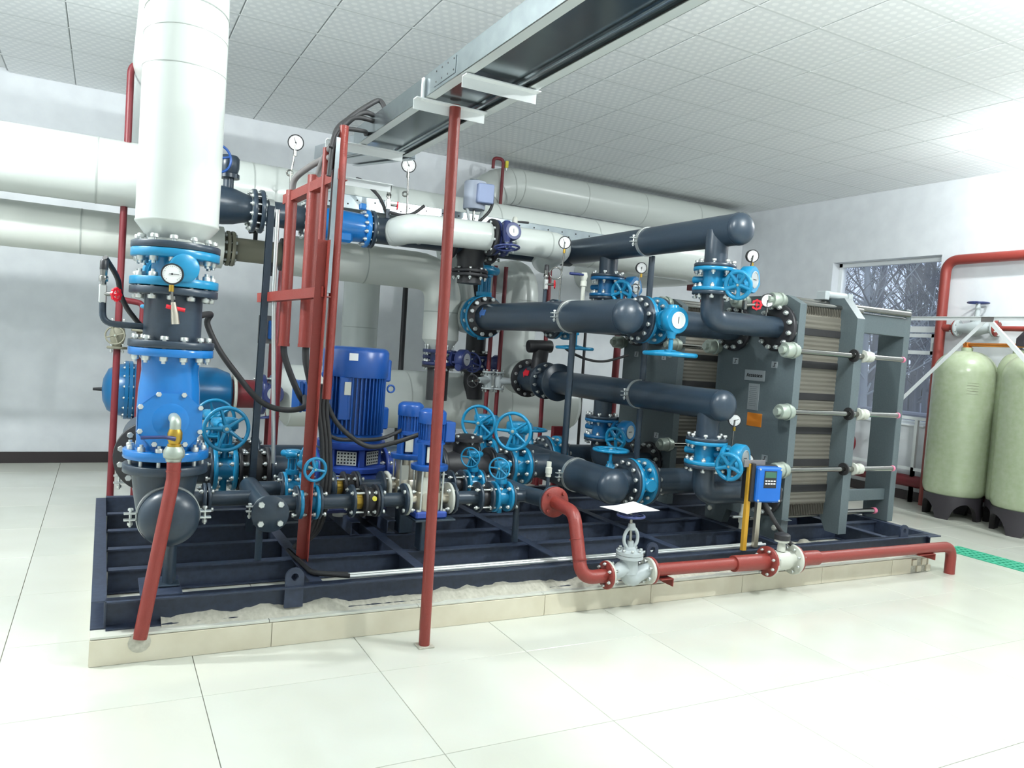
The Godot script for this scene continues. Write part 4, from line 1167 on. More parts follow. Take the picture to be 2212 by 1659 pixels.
# ---------------------------------------------------------------- the four headers at the exchangers
func headers() -> void:
	var bo := {"R": 0.18, "h": 0.075, "ft": 0.03, "n": 12, "th": 0.026, "b": 0.017}
	# B low, C middle: far ports
	var hb := thing("return_header", "low dark header with a domed end just behind the white paper", "header pipe", Vector3(3.33, 0.633, -4.66))
	capped(hb, Vector3(3.33, 0.633, -4.62), Vector3(3.33, 0.633, -6.4), 0.128, M.slate)
	var hc := thing("supply_header", "dark header at chest height with domed end and blue flow arrow", "header pipe", Vector3(3.33, 1.878, -4.6))
	capped(hc, Vector3(3.33, 1.878, -4.6), Vector3(3.33, 1.878, -6.93), 0.128, M.slate)
	flange(hc, along(Vector3.BACK, Vector3(0, 0, -2.34)), 0.2, 0.03, M.black)
	arrow(hc, Vector3(-0.125, 0.03, -2.16), M.lavender, rgb(60, 110, 180))
	for q in [[0.633, hb, "low"], [1.878, hc, "chest-high"]]:
		for z in [-4.78, -6.08]:
			var w := "front" if z > -5.0 else "rear"
			var y: float = q[0]
			var low: bool = q[2] == "low"
			var c := Vector3(3.675, y, z)
			run(q[1], [Vector3(3.33, y, z), Vector3(3.6, y, z)], 0.1, M.slate, "branch")
			flange(q[1], along(XAX, Vector3(3.587, y, z) - q[1].position), 0.18, 0.026, M.slate)
			var o := bo.duplicate()
			if low:
				o.merge({"boss": 0.27, "s": 0.26, "g": 0.08, "w": 0.15, "worm": Vector3(1, 0, 0), "wl": 0.2, "hand": 1.0, "sm": M.cyan})
				valve("blue valve of the low header towards the %s exchanger, flat wheel on top" % w, "", aim(XAX, Vector3(-0.12, 0, -1), c), o)
			else:
				o.merge({"s": 0.26, "g": 0.1, "w": 0.2 if z > -5.0 else 0.17, "worm": Vector3(1, 0, 0), "wl": 0.25, "dial": true, "hand": 0.3, "sm": M.cyan, "sp": 3})
				valve("blue valve with white dial on the chest-high header towards the %s exchanger" % w, "", aim(XAX, Vector3(0.12, 0.0, 1), c), o)
			var s := thing("port_pipe", "straight dark pipe from the %s header to the far port of the %s exchanger" % [q[2], w], "pipe", Vector3(3.75, y, z))
			run(s, [Vector3(3.75, y, z), Vector3(4.57, y, z)], 0.1, M.slate)
			flange(s, along(XAX, Vector3(0.013, 0, 0)), 0.18, 0.026, M.slate)
			flange(s, along(XAX, Vector3(0.8, 0, 0)), 0.182, 0.03, M.black, "port_flange")
			bolts(s, along(XAX, Vector3(0.795, 0, 0)), 0.155, 12, 0.045, 0.019)
	# D mid, E top: near ports
	var hd := thing("lower_feed_header", "dark header at waist height with a domed end in front of the exchanger nameplate", "header pipe", Vector3(3.95, 1.285, -4.22))
	capped(hd, Vector3(3.95, 1.285, -4.22), Vector3(3.95, 1.285, -6.72), 0.113, M.slate)
	flange(hd, along(Vector3.BACK, Vector3(0, 0, -2.28)), 0.185, 0.028, M.slate)
	var he := thing("top_feed_header", "uppermost dark header with a domed end against the far wall", "header pipe", Vector3(3.92, 2.54, -4.16))
	capped(he, Vector3(3.92, 2.54, -4.16), Vector3(3.92, 2.54, -6.4), 0.113, M.slate)
	for q in [[1.285, hd, 3.94, 0.93, "waist-high"], [2.54, he, 3.885, 2.187, "uppermost"]]:
		for z in [-4.33, -5.76]:
			var w := "front" if z > -5.0 else "rear"
			var x: float = q[2] + (0.0 if z > -5.0 else 0.05)
			var yv: float = q[3]
			var top: bool = q[4] == "uppermost"
			run(q[1], [Vector3(x, q[0], z), Vector3(x, yv + 0.09, z)], 0.082, M.slate, "branch")
			flange(q[1], off(Vector3(x, yv + 0.098, z) - q[1].position), 0.15, 0.026, M.slate)
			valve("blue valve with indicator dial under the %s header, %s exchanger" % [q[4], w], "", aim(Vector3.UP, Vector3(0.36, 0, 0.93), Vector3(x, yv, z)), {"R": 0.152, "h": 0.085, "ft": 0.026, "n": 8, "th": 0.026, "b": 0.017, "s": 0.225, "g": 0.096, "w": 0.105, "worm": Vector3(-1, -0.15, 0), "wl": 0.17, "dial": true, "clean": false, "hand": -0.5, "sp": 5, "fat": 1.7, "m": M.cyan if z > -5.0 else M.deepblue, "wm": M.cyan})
			var py := 0.625 if not top else 1.89
			var s := thing("port_elbow", "dark elbow pipe under the %s header feeding the near port of the %s exchanger" % [q[4], w], "pipe", Vector3(x, yv - 0.1, z))
			run(s, bend([Vector3(x, yv - 0.09, z), Vector3(x, py, z), Vector3(4.57, py, z)], 0.2, 10), 0.082, M.slate)
			flange(s, off(Vector3(0, 0.002, 0)), 0.15, 0.026, M.slate)
			flange(s, along(XAX, Vector3(4.55, py, z) - s.position), 0.182, 0.03, M.black, "port_flange")
			bolts(s, along(XAX, Vector3(4.545, py, z) - s.position), 0.155, 12, 0.045, 0.019)
	# end valves and joints behind
	valve("large blue valve on the far end of the chest-high header", "", aim(Vector3.BACK, Vector3.UP, Vector3(3.33, 1.878, -7.02)), {"R": 0.212, "h": 0.072, "ft": 0.03, "n": 12, "th": 0.03, "b": 0.022, "s": 0.42, "g": 0.1, "w": 0.15, "worm": Vector3(1, 0.5, 0), "wl": 0.3, "hand": -1.0, "sp": 3})
	var j := thing("flanged_joint", "dark flanged joint with red flow arrow at the far end of the waist-high header", "pipe joint", Vector3(3.95, 1.285, -6.85))
	part(j, "body", G.new().tube([Vector3(0, 0, 0.1), Vector3(0, 0, -0.28)], 0.135, 32), M.slate)
	flange(j, along(Vector3.BACK, Vector3(0, 0, 0.115)), 0.185, 0.028, M.slate)
	flange(j, along(Vector3.BACK, Vector3(0, 0, -0.26)), 0.2, 0.03, M.black)
	bolts(j, along(Vector3.BACK, Vector3(0, 0, 0.13)), 0.158, 12, 0.06, 0.017)
	bolts(j, along(Vector3.BACK, Vector3(0, 0, -0.25)), 0.17, 12, 0.04, 0.017)
	arrow(j, Vector3(-0.125, 0.06, -0.08), M.signal, rgb(216, 30, 48))
	part(j, "valve_bonnet", G.new().tube([Vector3(0, 0.1, -0.06), Vector3(0.02, 0.3, -0.06)], 0.08, 20), M.black)
	part(j, "actuator", G.new().lathe([Vector2(0, -0.13), Vector2(0.06, -0.13), Vector2(0.065, -0.12), Vector2(0.065, 0.12), Vector2(0.06, 0.13), Vector2(0, 0.13)], 20), M.black, along(Vector3(1, 0.05, 0.1), Vector3(0.0, 0.34, -0.06)))
	# supports of the headers
	support("zinc strap clamp round the low header on the right", Vector3(3.33, 0.633, -5.1), Vector3.BACK, 0.128, XAX, [])
	support("zinc strap clamp on a tall slim post round the chest-high header", Vector3(3.33, 1.878, -5.35), Vector3.BACK, 0.128, XAX, [Vector3(3.36, 1.76, -5.35), Vector3(3.36, 0.28, -5.35)])
	support("zinc strap clamp round the waist-high header, at a grey upright", Vector3(3.95, 1.285, -5.2), Vector3.BACK, 0.113, XAX, [Vector3(3.98, 1.18, -5.2), Vector3(3.98, 0.28, -5.2)])
	support("zinc strap clamp round the uppermost header on a slim dark upright", Vector3(3.92, 2.54, -5.2), Vector3.BACK, 0.113, XAX, [Vector3(3.98, 2.43, -5.2), Vector3(3.98, 1.39, -5.2)])
	# gauges and sensors of the headers
	gauge("pressure gauge with coiled stem beside the waist-high header valve", Vector3(4.2, 1.17, -4.33), Vector3(-0.55, -0.02, 0.83), 0.047, [Vector3(4.2, 1.17, -4.33), Vector3(4.19, 1.0, -4.33), Vector3(4.17, 0.7, -4.33)], 0.035, -1.25)
	gauge("thermometer dial low on the front exchanger beside the blue display box", Vector3(4.36, 0.87, -4.33), Vector3(-0.5, 0, 0.87), 0.05, [Vector3(4.36, 0.87, -4.335), Vector3(4.36, 0.68, -4.335)], -1.0, 1.6, false)
	gauge("black cased pressure gauge high beside the front valve of the uppermost header", Vector3(4.24, 2.4, -4.33), Vector3(-0.35, -0.1, 0.93), 0.047, [Vector3(4.24, 2.4, -4.33), Vector3(4.22, 2.25, -4.33), Vector3(4.18, 2.05, -4.33), Vector3(4.18, 1.94, -4.33)], 0.04, 2.6)
	gauge("white thermometer dial just above the upper elbow of the front exchanger", Vector3(4.42, 2.085, -4.32), Vector3(-0.5, 0, 0.87), 0.052, [Vector3(4.42, 2.085, -4.325), Vector3(4.42, 1.94, -4.325)], -1.0, 2.8, false)
	var rc := thing("red_cock", "small gauge cock with red star wheel above the upper elbow", "valve", Vector3(4.18, 2.03, -4.31))
	part(rc, "body", G.new().box(Vector3.ZERO, Vector3(0.03, 0.07, 0.03), 0.004), M.steel)
	part(rc, "spindle", G.new().tube([Vector3.ZERO, Vector3(0.07, 0.01, 0.03)], 0.01, 8), M.steel)
	star_wheel(rc, along(Vector3(-0.5, 0, 0.87), Vector3(0.09, 0.01, 0.03)), 0.042, M.signal)
	gauge("white pressure gauge with coiled stem left of the uppermost header", Vector3(3.37, 2.5, -5.6), Vector3(-0.45, -0.1, 0.9), 0.052, [Vector3(3.37, 2.5, -5.605), Vector3(3.37, 2.36, -5.605), Vector3(3.36, 2.2, -5.605), Vector3(3.36, 1.98, -5.605)], 0.05, 0.5)
	gauge("small dark gauge behind the slim dark upright", Vector3(4.03, 2.35, -5.4), Vector3(-0.3, -0.1, 0.95), 0.047, [Vector3(4.03, 2.35, -5.41), Vector3(4.02, 2.2, -5.41), Vector3(4.02, 2.0, -5.41)], 0.035, 3.0)
	sensor("pressure sensor with red star wheel on the chest-high header", Vector3(3.3, 2.15, -5.75), [Vector3(3.3, 2.11, -5.75), Vector3(3.3, 1.98, -5.75)], Vector3(0.8, 0.05, 0.6))
	var bv := thing("small_ball_valve", "white ball valve with blue lever on the chest-high header", "valve", Vector3(3.47, 2.2, -5.42))
	part(bv, "body", G.new().lathe([Vector2(0, -0.22), Vector2(0.017, -0.22), Vector2(0.017, -0.06), Vector2(0.026, -0.06), Vector2(0.026, -0.02), Vector2(0.02, -0.015), Vector2(0.03, 0.02), Vector2(0.024, 0.05), Vector2(0, 0.05)], 12), M.castwhite)
	part(bv, "lever", G.new().tube([Vector3(-0.02, 0.03, 0.02), Vector3(-0.06, 0.03, 0.02), Vector3(-0.15, 0.028, 0.02)], [0.008, 0.012, 0.012], 8), M.navy)

func arrow(p: Node3D, at: Vector3, m: Material, c: Color) -> void:
	var key := "arrow%s" % c.to_html()
	if not M.has(key):
		mat(key, c, 0.5)
	var pl := PackedVector2Array([Vector2(-0.06, 0), Vector2(-0.015, 0.05), Vector2(-0.015, 0.028), Vector2(0.06, 0.028), Vector2(0.06, -0.028), Vector2(-0.015, -0.028), Vector2(-0.015, -0.05)])
	part(p, "flow_arrow", G.new().prism(pl, 0.006), M[key], Transform3D(Basis(Vector3(0, 0, 1), Vector3(0.25, 1, 0).normalized(), Vector3(-1, 0.25, 0).normalized()), at))

# ---------------------------------------------------------------- plate heat exchangers
func exchanger(label: String, z: float, detail: bool) -> void:
	var B := 0.276
	var o := thing("plate_heat_exchanger", label, "heat exchanger", Vector3(4.58, B, z))
	# outline of the end plates seen along x: local (zz, y)
	var pl := PackedVector2Array([Vector2(0, 0), Vector2(0, 1.8), Vector2(-0.13, 1.865), Vector2(-0.7, 1.865), Vector2(-0.83, 1.8), Vector2(-0.83, 0), Vector2(-0.63, 0), Vector2(-0.58, 0.12), Vector2(-0.25, 0.12), Vector2(-0.2, 0)])
	var tx := Transform3D(Basis(Vector3(0, 0, 1), Vector3.UP, Vector3(1, 0, 0) * -1.0), Vector3.ZERO)
	var fp := part(o, "front_plate", G.new().prism(pl, 0.07, tx * off(Vector3(0, 0, -0.07))), M.hxgrey)
	var pl2 := PackedVector2Array([Vector2(0, 0.02), Vector2(0, 1.74), Vector2(-0.14, 1.9), Vector2(-0.69, 1.9), Vector2(-0.83, 1.74), Vector2(-0.83, 0.02), Vector2(-0.7, 0.02), Vector2(-0.6, 0.2), Vector2(-0.23, 0.2), Vector2(-0.13, 0.02)])
	part(o, "pressure_plate", G.new().prism(pl2, 0.09, tx * off(Vector3(0, 0, -0.73))), M.hxgrey)
	# plate pack with fine ridges, black gasket bands and rounded ends
	var ridge := PackedVector2Array()
	var zn := -0.15
	var zf := -0.68
	for k in 84:
		ridge.append(Vector2(zn - (0.004 if k % 2 else 0.0), 0.26 + k * 1.44 / 83))
	for k in 7:
		var a := PI / 2 * (k + 1) / 7
		ridge.append(Vector2(zn - 0.1 + 0.1 * cos(a), 1.72 + 0.05 * sin(a)))
	for k in 7:
		var a := PI / 2 * k / 7
		ridge.append(Vector2(zf + 0.1 - 0.1 * sin(a), 1.72 + 0.05 * cos(a)))
	ridge.append_array([Vector2(zf, 1.7), Vector2(zf, 0.26)])
	for k in 7:
		var a := PI / 2 * (k + 1) / 7
		ridge.append(Vector2(zf + 0.1 - 0.1 * cos(a), 0.26 - 0.05 * sin(a)))
	for k in 7:
		var a := PI / 2 * k / 7
		ridge.append(Vector2(zn - 0.1 + 0.1 * sin(a), 0.26 - 0.05 * cos(a)))
	var pk := part(o, "plate_pack", G.new().prism(ridge, 0.57, tx * off(Vector3(0, 0, -0.64))), M.plates)
	for y in [1.605, 1.35, 1.1, 0.83, 0.575, 0.37]:
		part(pk, "gasket_band", G.new().box(Vector3(0.355, y, -0.15), Vector3(0.57, 0.055, 0.012), 0.002), M.gasket)
	for k in 30:
		part(pk, "plate_edge", G.new().box(Vector3(0.08 + k * 0.019, 0.98, -0.42), Vector3(0.003, 1.66, 0.53), 0.0005), M.plates)
	# carrying bar, guide bar, column
	part(o, "carrying_bar", G.new().tube([Vector3(0.06, 1.855, -0.3), Vector3(1.68, 1.855, -0.3)], 0.026, 20), M.steel)
	part(o, "carrying_beam", G.new().box(Vector3(1.2, 1.74, -0.36), Vector3(0.98, 0.17, 0.06), 0.004).box(Vector3(0.4, 1.8, -0.36), Vector3(0.65, 0.05, 0.06), 0.004), M.hxgrey)
	part(o, "guide_bar", G.new().tube([Vector3(0.06, 0.09, -0.4), Vector3(1.6, 0.09, -0.4)], 0.024, 20), M.steel)
	put(o, "bar_cap", shared("pinkcap", func(): return G.new().lathe([Vector2(0, -0.03), Vector2(0.028, -0.03), Vector2(0.028, 0.004), Vector2(0.02, 0.008), Vector2(0, 0.008)], 18)), M.pink, along(XAX, Vector3(1.6, 0.09, -0.4)))
	part(o, "column", G.new().box(Vector3(1.72, 0.95, -0.46), Vector3(0.075, 1.9, 0.26), 0.004), M.hxgrey)
	part(o, "brace", G.new().box(Vector3(1.2, 0.24, -0.4), Vector3(0.97, 0.1, 0.04), 0.003), M.hxgrey)
	part(o, "hanger_roller", G.new().box(Vector3(0.58, 1.92, -0.3), Vector3(0.05, 0.07, 0.09), 0.004).box(Vector3(0.86, 1.92, -0.3), Vector3(0.05, 0.07, 0.09), 0.004).tube([Vector3(0.6, 1.93, -0.3), Vector3(0.84, 1.93, -0.3)], 0.032, 16), M.castgrey)
	# tie bolts
	var nut := shared("tienut", func(): return G.new().lathe([Vector2(0, -0.16), Vector2(0.028, -0.16), Vector2(0.03, -0.13), Vector2(0.052, -0.13), Vector2(0.058, -0.12), Vector2(0.058, -0.065), Vector2(0.05, -0.06), Vector2(0.064, -0.055), Vector2(0.064, -0.035), Vector2(0.05, -0.03), Vector2(0.05, 0), Vector2(0, 0)], 12))
	var nut2 := shared("tienut2", func(): return G.new().lathe([Vector2(0, 0), Vector2(0.05, 0), Vector2(0.05, 0.02), Vector2(0.036, 0.025), Vector2(0.036, 0.05), Vector2(0.044, 0.055), Vector2(0.044, 0.1), Vector2(0.03, 0.11), Vector2(0, 0.11)], 8))
	var tw := shared("tiering", func(): return G.new().lathe([Vector2(0.026, -0.006), Vector2(0.05, -0.006), Vector2(0.05, 0.008), Vector2(0.026, 0.008)], 20))
	for q in [[0.0, 1.445], [0.0, 0.985], [0.0, 0.545], [-0.83, 1.445], [-0.83, 0.985], [-0.83, 0.545], [-0.17, 1.82], [-0.55, 1.82]]:
		var p := Vector3(0, q[1], q[0])
		var high: bool = q[1] > 1.7
		var tie := part(o, "tie_bolt", G.new().tube([p + Vector3(-0.03, 0, 0), p + Vector3(0.9 if high else 1.24, 0, 0)], 0.021, 16), M.steel)
		put(tie, "nut", nut, M.plated, along(XAX, p + Vector3(0.0, 0, 0)))
		if not high:
			put(tie, "nut", nut2, M.castwhite, along(XAX, p + Vector3(0.735, 0, 0)))
			put(tie, "washer", tw, M.gasket, along(XAX, p + Vector3(0.635, 0, 0)))
			put(tie, "thread_cap", cache["pinkcap"], M.pink, along(XAX, p + Vector3(1.235, 0, 0)).scaled_local(Vector3(0.85, 0.6, 0.85)))
	# foot bolts and little port labels
	for zz in [-0.06, -0.77]:
		part(fp, "foot_bolt", G.new().lathe([Vector2(0, 0), Vector2(0.022, 0), Vector2(0.022, 0.015), Vector2(0, 0.02)], 6), M.castwhite, along(-XAX, Vector3(0, 0.09, zz)))
		part(fp, "foot_rib", G.new().box(Vector3(0.035, 0.165, zz), Vector3(0.076, 0.006, 0.19), 0.001), M.hxgrey)
	for q in [Vector2(1.33, -0.2), Vector2(1.34, -0.62), Vector2(0.6, -0.22), Vector2(0.6, -0.62)]:
		var lb := part(fp, "port_label", G.new().box(Vector3(-0.001, q.x, q.y), Vector3(0.002, 0.05, 0.062), 0.0005), M.silver)
		part(lb, "port_mark", G.new().box(Vector3(-0.002, q.x, q.y), Vector3(0.001, 0.03, 0.006), 0.0002).box(Vector3(-0.002, q.x + 0.012, q.y + 0.008), Vector3(0.001, 0.006, 0.02), 0.0002).box(Vector3(-0.002, q.x - 0.012, q.y - 0.006), Vector3(0.001, 0.006, 0.02), 0.0002), M.black)
	if detail:
		var nm := part(fp, "name_plate", G.new().box(Vector3(-0.002, 1.235, -0.395), Vector3(0.004, 0.085, 0.215), 0.001), M.silver)
		var tm := TextMesh.new()
		tm.text = "Accessen"
		var f := SystemFont.new()
		f.font_names = PackedStringArray(["Droid Sans"])
		f.font_weight = 700
		f.font_italic = true
		tm.font = f
		tm.font_size = 32
		tm.pixel_size = 0.0012
		tm.depth = 0.002
		put(nm, "lettering", tm, M.dark, Transform3D(Basis(Vector3(0, 0, 1), Vector3.UP, Vector3(-1, 0, 0)), Vector3(-0.005, 1.235, -0.395)))
		var dp := part(fp, "data_plate", G.new().box(Vector3(-0.002, 1.065, -0.39), Vector3(0.004, 0.21, 0.115), 0.001), M.silver)
		var lines := G.new()
		for k in 11:
			lines.box(Vector3(-0.0045, 1.145 - k * 0.015, -0.395), Vector3(0.0008, 0.003, 0.07 if k % 3 else 0.085), 0.0002)
		part(dp, "data_lines", lines, M.hxgrey)
		part(fp, "orange_plate", G.new().box(Vector3(-0.002, 0.885, -0.36), Vector3(0.004, 0.105, 0.155), 0.001), M.orange)

func exchangers() -> void:
	exchanger("front grey plate heat exchanger with nameplate and long chrome tie bolts", -4.15, true)
	exchanger("rear grey plate heat exchanger mostly hidden behind the front one", -5.49, false)
	# blue display on two slim posts
	var o := thing("flow_transmitter", "blue instrument box with green display on two ochre posts at the skid edge", "instrument", Vector3(4.15, 0.28, -3.97))
	var t := Transform3D(Basis(Vector3.UP, -0.2), Vector3(0.03, 0.48, 0.02))
	part(o, "back_plate", G.new().box(Vector3(-0.115, 0.01, -0.05), Vector3(0.03, 0.27, 0.12), 0.003).box(Vector3(0, 0.01, -0.05), Vector3(0.2, 0.24, 0.05), 0.003), M.black, t)
	part(o, "case", G.new().box(Vector3(0, 0, 0), Vector3(0.2, 0.25, 0.08), 0.012), M.boxblue, t)
	part(o, "window", G.new().box(Vector3(0, 0.04, 0.041), Vector3(0.1, 0.12, 0.004), 0.001), M.black, t)
	part(o, "display", G.new().box(Vector3(0, 0.072, 0.0435), Vector3(0.088, 0.04, 0.002), 0.0005), M.screen, t)
	for k in 8:
		part(o, "key", G.new().box(Vector3(-0.034 + (k % 4) * 0.022, 0.03 - (k / 4) * 0.02, 0.045), Vector3(0.016, 0.009, 0.004), 0.001), M.white, t)
	for q in [Vector2(-0.085, 0.11), Vector2(0.085, 0.11), Vector2(-0.085, -0.11), Vector2(0.085, -0.11)]:
		part(o, "screw", G.new().lathe([Vector2(0, 0), Vector2(0.008, 0), Vector2(0.007, 0.004), Vector2(0, 0.005)], 8), M.zinc, t * aim(Vector3.BACK, Vector3.UP, Vector3(q.x, q.y, 0.04)))
	part(o, "top_bracket", G.new().box(Vector3(-0.05, 0.62, -0.03), Vector3(0.2, 0.05, 0.01), 0.001), M.panelgrey)
	part(o, "post", G.new().box(Vector3(-0.09, 0.31, -0.03), Vector3(0.035, 0.62, 0.03), 0.002), M.ochre)
	part(o, "post", G.new().box(Vector3(0.07, 0.31, -0.08), Vector3(0.04, 0.62, 0.03), 0.002), M.barrel)
	var p := thing("signal_cable", "black sheathed cable dropping from the blue instrument box to the flow meter", "cable", Vector3(4.2, 0.63, -3.95))
	run(p, smooth_path([Vector3(4.17, 0.64, -3.95), Vector3(4.24, 0.5, -3.9), Vector3(4.36, 0.36, -3.87), Vector3(4.46, 0.27, -3.83), Vector3(4.5, 0.225, -3.83)]), 0.016, M.hose, "cable", 10)
	var q := thing("drain_valve", "small steel drain valve under the front exchanger's lower elbow", "valve", Vector3(4.33, 0.44, -4.3))
	part(q, "body", G.new().lathe([Vector2(0, -0.09), Vector2(0.022, -0.09), Vector2(0.022, -0.05), Vector2(0.03, -0.04), Vector2(0.03, 0.03), Vector2(0.02, 0.04), Vector2(0.02, 0.1), Vector2(0, 0.1)], 10), M.castwhite)
	part(q, "lever", G.new().tube([Vector3(0, 0, 0.02), Vector3(-0.07, 0.01, 0.03), Vector3(-0.12, 0.01, 0.02)], 0.01, 8), M.zinc)

# ---------------------------------------------------------------- cable tray, pole, red rack
func tray_and_rack() -> void:
	var y := 2.80
	var o := thing("cable_tray", "long galvanised cable tray hanging across the upper middle of the room", "cable tray", Vector3(1.55, y, -3.0))
	var z0 := 1.6
	var z1 := -4.95
	var L := z0 - z1
	var zc := (z0 + z1) / 2 + 3.0
	part(o, "bottom_sheet", G.new().box(Vector3(0, 0.016, zc), Vector3(0.36, 0.003, L), 0.0), M.galvdim)
	for s in [-1.0, 1.0]:
		part(o, "side_rail", G.new().box(Vector3(0.19 * s, 0.055, zc), Vector3(0.004, 0.11, L), 0.001).box(Vector3(0.182 * s, 0.11, zc), Vector3(0.02, 0.004, L), 0.001), M.galv)
		part(o, "bottom_lip", G.new().box(Vector3(0.166 * s, 0.002, zc), Vector3(0.052, 0.004, L), 0.001), M.galvlit)
	part(o, "stiffener", G.new().box(Vector3(0.085, 0.0, zc), Vector3(0.012, 0.012, L), 0.002), M.galv)
	part(o, "seam_strip", G.new().box(Vector3(0.13, 0.001, zc), Vector3(0.006, 0.006, L), 0.001), M.dark)
	part(o, "splice_plate", G.new().box(Vector3(-0.194, 0.06, -0.45), Vector3(0.003, 0.08, 0.26), 0.001), M.galv)
	for k in 8:
		part(o, "rivet", G.new().lathe([Vector2(0, 0), Vector2(0.006, 0), Vector2(0, 0.004)], 8), M.black, along(-XAX, Vector3(-0.195, 0.088 - (k / 4) * 0.05, -0.55 + (k % 4) * 0.07)))
	var dr := thing("cable_tray", "sloping lower length of cable tray going down to the back pipes", "cable tray", Vector3(1.6, y, -5.0))
	var a := Vector3(1.6, y - 0.01, -4.97)
	var b := Vector3(1.72, y - 0.3, -6.75)
	var dd := (b - a).normalized()
	var tb := Transform3D(Basis(dd.cross(Vector3.UP).normalized() * -1.0, Vector3.UP.slerp(Vector3.BACK, 0.1), -dd).orthonormalized(), Vector3.ZERO)
	var dl := (b - a).length()
	part(dr, "bottom_sheet", G.new().box(Vector3(0, 0.012, -dl / 2), Vector3(0.36, 0.003, dl), 0.0), M.galvdim, tb)
	for s in [-1.0, 1.0]:
		part(dr, "side_rail", G.new().box(Vector3(0.19 * s, 0.055, -dl / 2), Vector3(0.004, 0.11, dl), 0.001).box(Vector3(0.165 * s, 0.002, -dl / 2), Vector3(0.052, 0.004, dl), 0.001), M.galv, tb)
	part(dr, "stiffener", G.new().box(Vector3(0.085, 0.0, -dl / 2), Vector3(0.012, 0.012, dl), 0.002), M.galv, tb)
	# angle brackets under the tray
	var br := angle_iron(0.05, 0.05, 0.005)
	var spots := [[-3.73, 1.31, 1.70, "at the top of the red pole"], [-3.27, 1.37, 1.75, "in front of the red pole, nearest"], [-4.87, 1.16, 1.66, "at the red rack, upper one"], [-5.5, 1.38, 1.8, "at the red rack, lower and farther one"]]
	for s in spots:
		var q := thing("tray_bracket", "white angle bracket under the cable tray " + s[3], "bracket", Vector3((s[1] + s[2]) / 2, 2.795, s[0]))
		var yo := 0.0 if s[0] > -5.0 else -0.086
		part(q, "angle", beam(G.new(), br, Vector3(s[1], 2.795 + yo, s[0]) - q.position, Vector3(s[2], 2.795 + yo, s[0]) - q.position, Vector3.DOWN), M.frame)
	var hk := thing("tray_clip", "small upright clip holding the tray edge at the red pole", "clip", Vector3(1.35, 2.8, -3.7))
	part(hk, "clip", G.new().box(Vector3(-0.005, 0.04, 0), Vector3(0.012, 0.11, 0.02), 0.002), M.frame)
	# round red pole
	var p := thing("support_pole", "slim red painted pole from floor to cable tray, front centre", "pole", Vector3(1.553, 0, -3.71))
	part(p, "tube", G.new().tube([Vector3.ZERO, Vector3(-0.025, 2.8, 0)], 0.029, 20), M.red)
	part(p, "foot", G.new().box(Vector3(0, 0.004, 0), Vector3(0.085, 0.008, 0.085), 0.002), M.mortar)
	# rack with conduits: its bars run away from the viewer
	var r := thing("conduit_rack", "red angle iron rack post that carries the cable conduits", "rack", Vector3(1.12, 0.276, -4.5))
	var an := angle_iron(0.06, 0.06, 0.006)
	part(r, "post", beam(G.new(), an, Vector3(-0.02, 0, 0.0), Vector3(0.0, 1.86, 0.0), Vector3(0, 0, 1)), M.red)
	part(r, "cross_bar", beam(G.new(), an, Vector3(-0.235, 1.5, -0.85), Vector3(-0.02, 1.535, 0.03), Vector3.UP), M.red)
	part(r, "cross_bar", beam(G.new(), an, Vector3(-0.115, 2.155, -0.8), Vector3(0.03, 2.215, 0.02), Vector3.UP), M.red)
	part(r, "channel_post", beam(G.new(), channel(0.03, 0.05, 0.004), Vector3(0.03, 1.56, -0.01), Vector3(0.04, 2.45, -0.01), Vector3(0, 0, 1)), M.galv)
	var cs := [[Vector3(1.042, 1.5, -5.2), 2.51, 0.037, "left"], [Vector3(1.118, 1.507, -4.9), 2.57, 0.046, "middle"], [Vector3(1.125, 1.56, -4.68), 2.7, 0.022, "right thin"]]
	for q in cs:
		var c := thing("conduit_pipe", "red conduit pipe standing on the rack, %s one of the three" % q[3], "conduit", q[0])
		part(c, "tube", G.new().tube([Vector3.ZERO, Vector3(0, q[1] - q[0].y, 0)], q[2], 18, false, true), M.red)
		part(c, "end_collar", ring(q[2], 0.02, 0.003, 20), M.red, off(Vector3(0, 0.01, 0)))
	var th := thing("support_pole", "dark red slim pole hanging from the tray end beside the rack", "pole", Vector3(1.165, 1.25, -4.5))
	part(th, "tube", G.new().tube([Vector3(0.0, -0.03, 0), Vector3(0.01, 1.55, 0)], 0.026, 18), M.red)
	var bp := thing("support_pole", "dark red pole behind the left rack conduit, reaching the floor", "pole", Vector3(1.3, 0.0, -6.75))
	part(bp, "tube", G.new().tube([Vector3(0, 0, 0), Vector3(0.02, 2.1, 0)], 0.04, 18), M.darkred)
	# slim grey unistrut with conduit, left of the rack
	var u := thing("unistrut_post", "tall grey strut with a zinc conduit beside it, left of the red rack", "post", Vector3(0.96, 0.276, -5.22))
	part(u, "strut", beam(G.new(), channel(0.04, 0.045, 0.004), Vector3(-0.05, 0, 0), Vector3(-0.02, 2.12, 0), Vector3(0, 0, 1)), M.slate)
	part(u, "conduit", G.new().tube([Vector3(0.06, 0.45, 0.02), Vector3(0.0, 1.6, 0.02), Vector3(0.0, 2.1, 0.02)], 0.014, 12), M.zinc)
	part(u, "strap", ring(0.118, 0.04, 0.006), M.zinc, along(XAX, Vector3(0.03, 2.235, -1.18)))

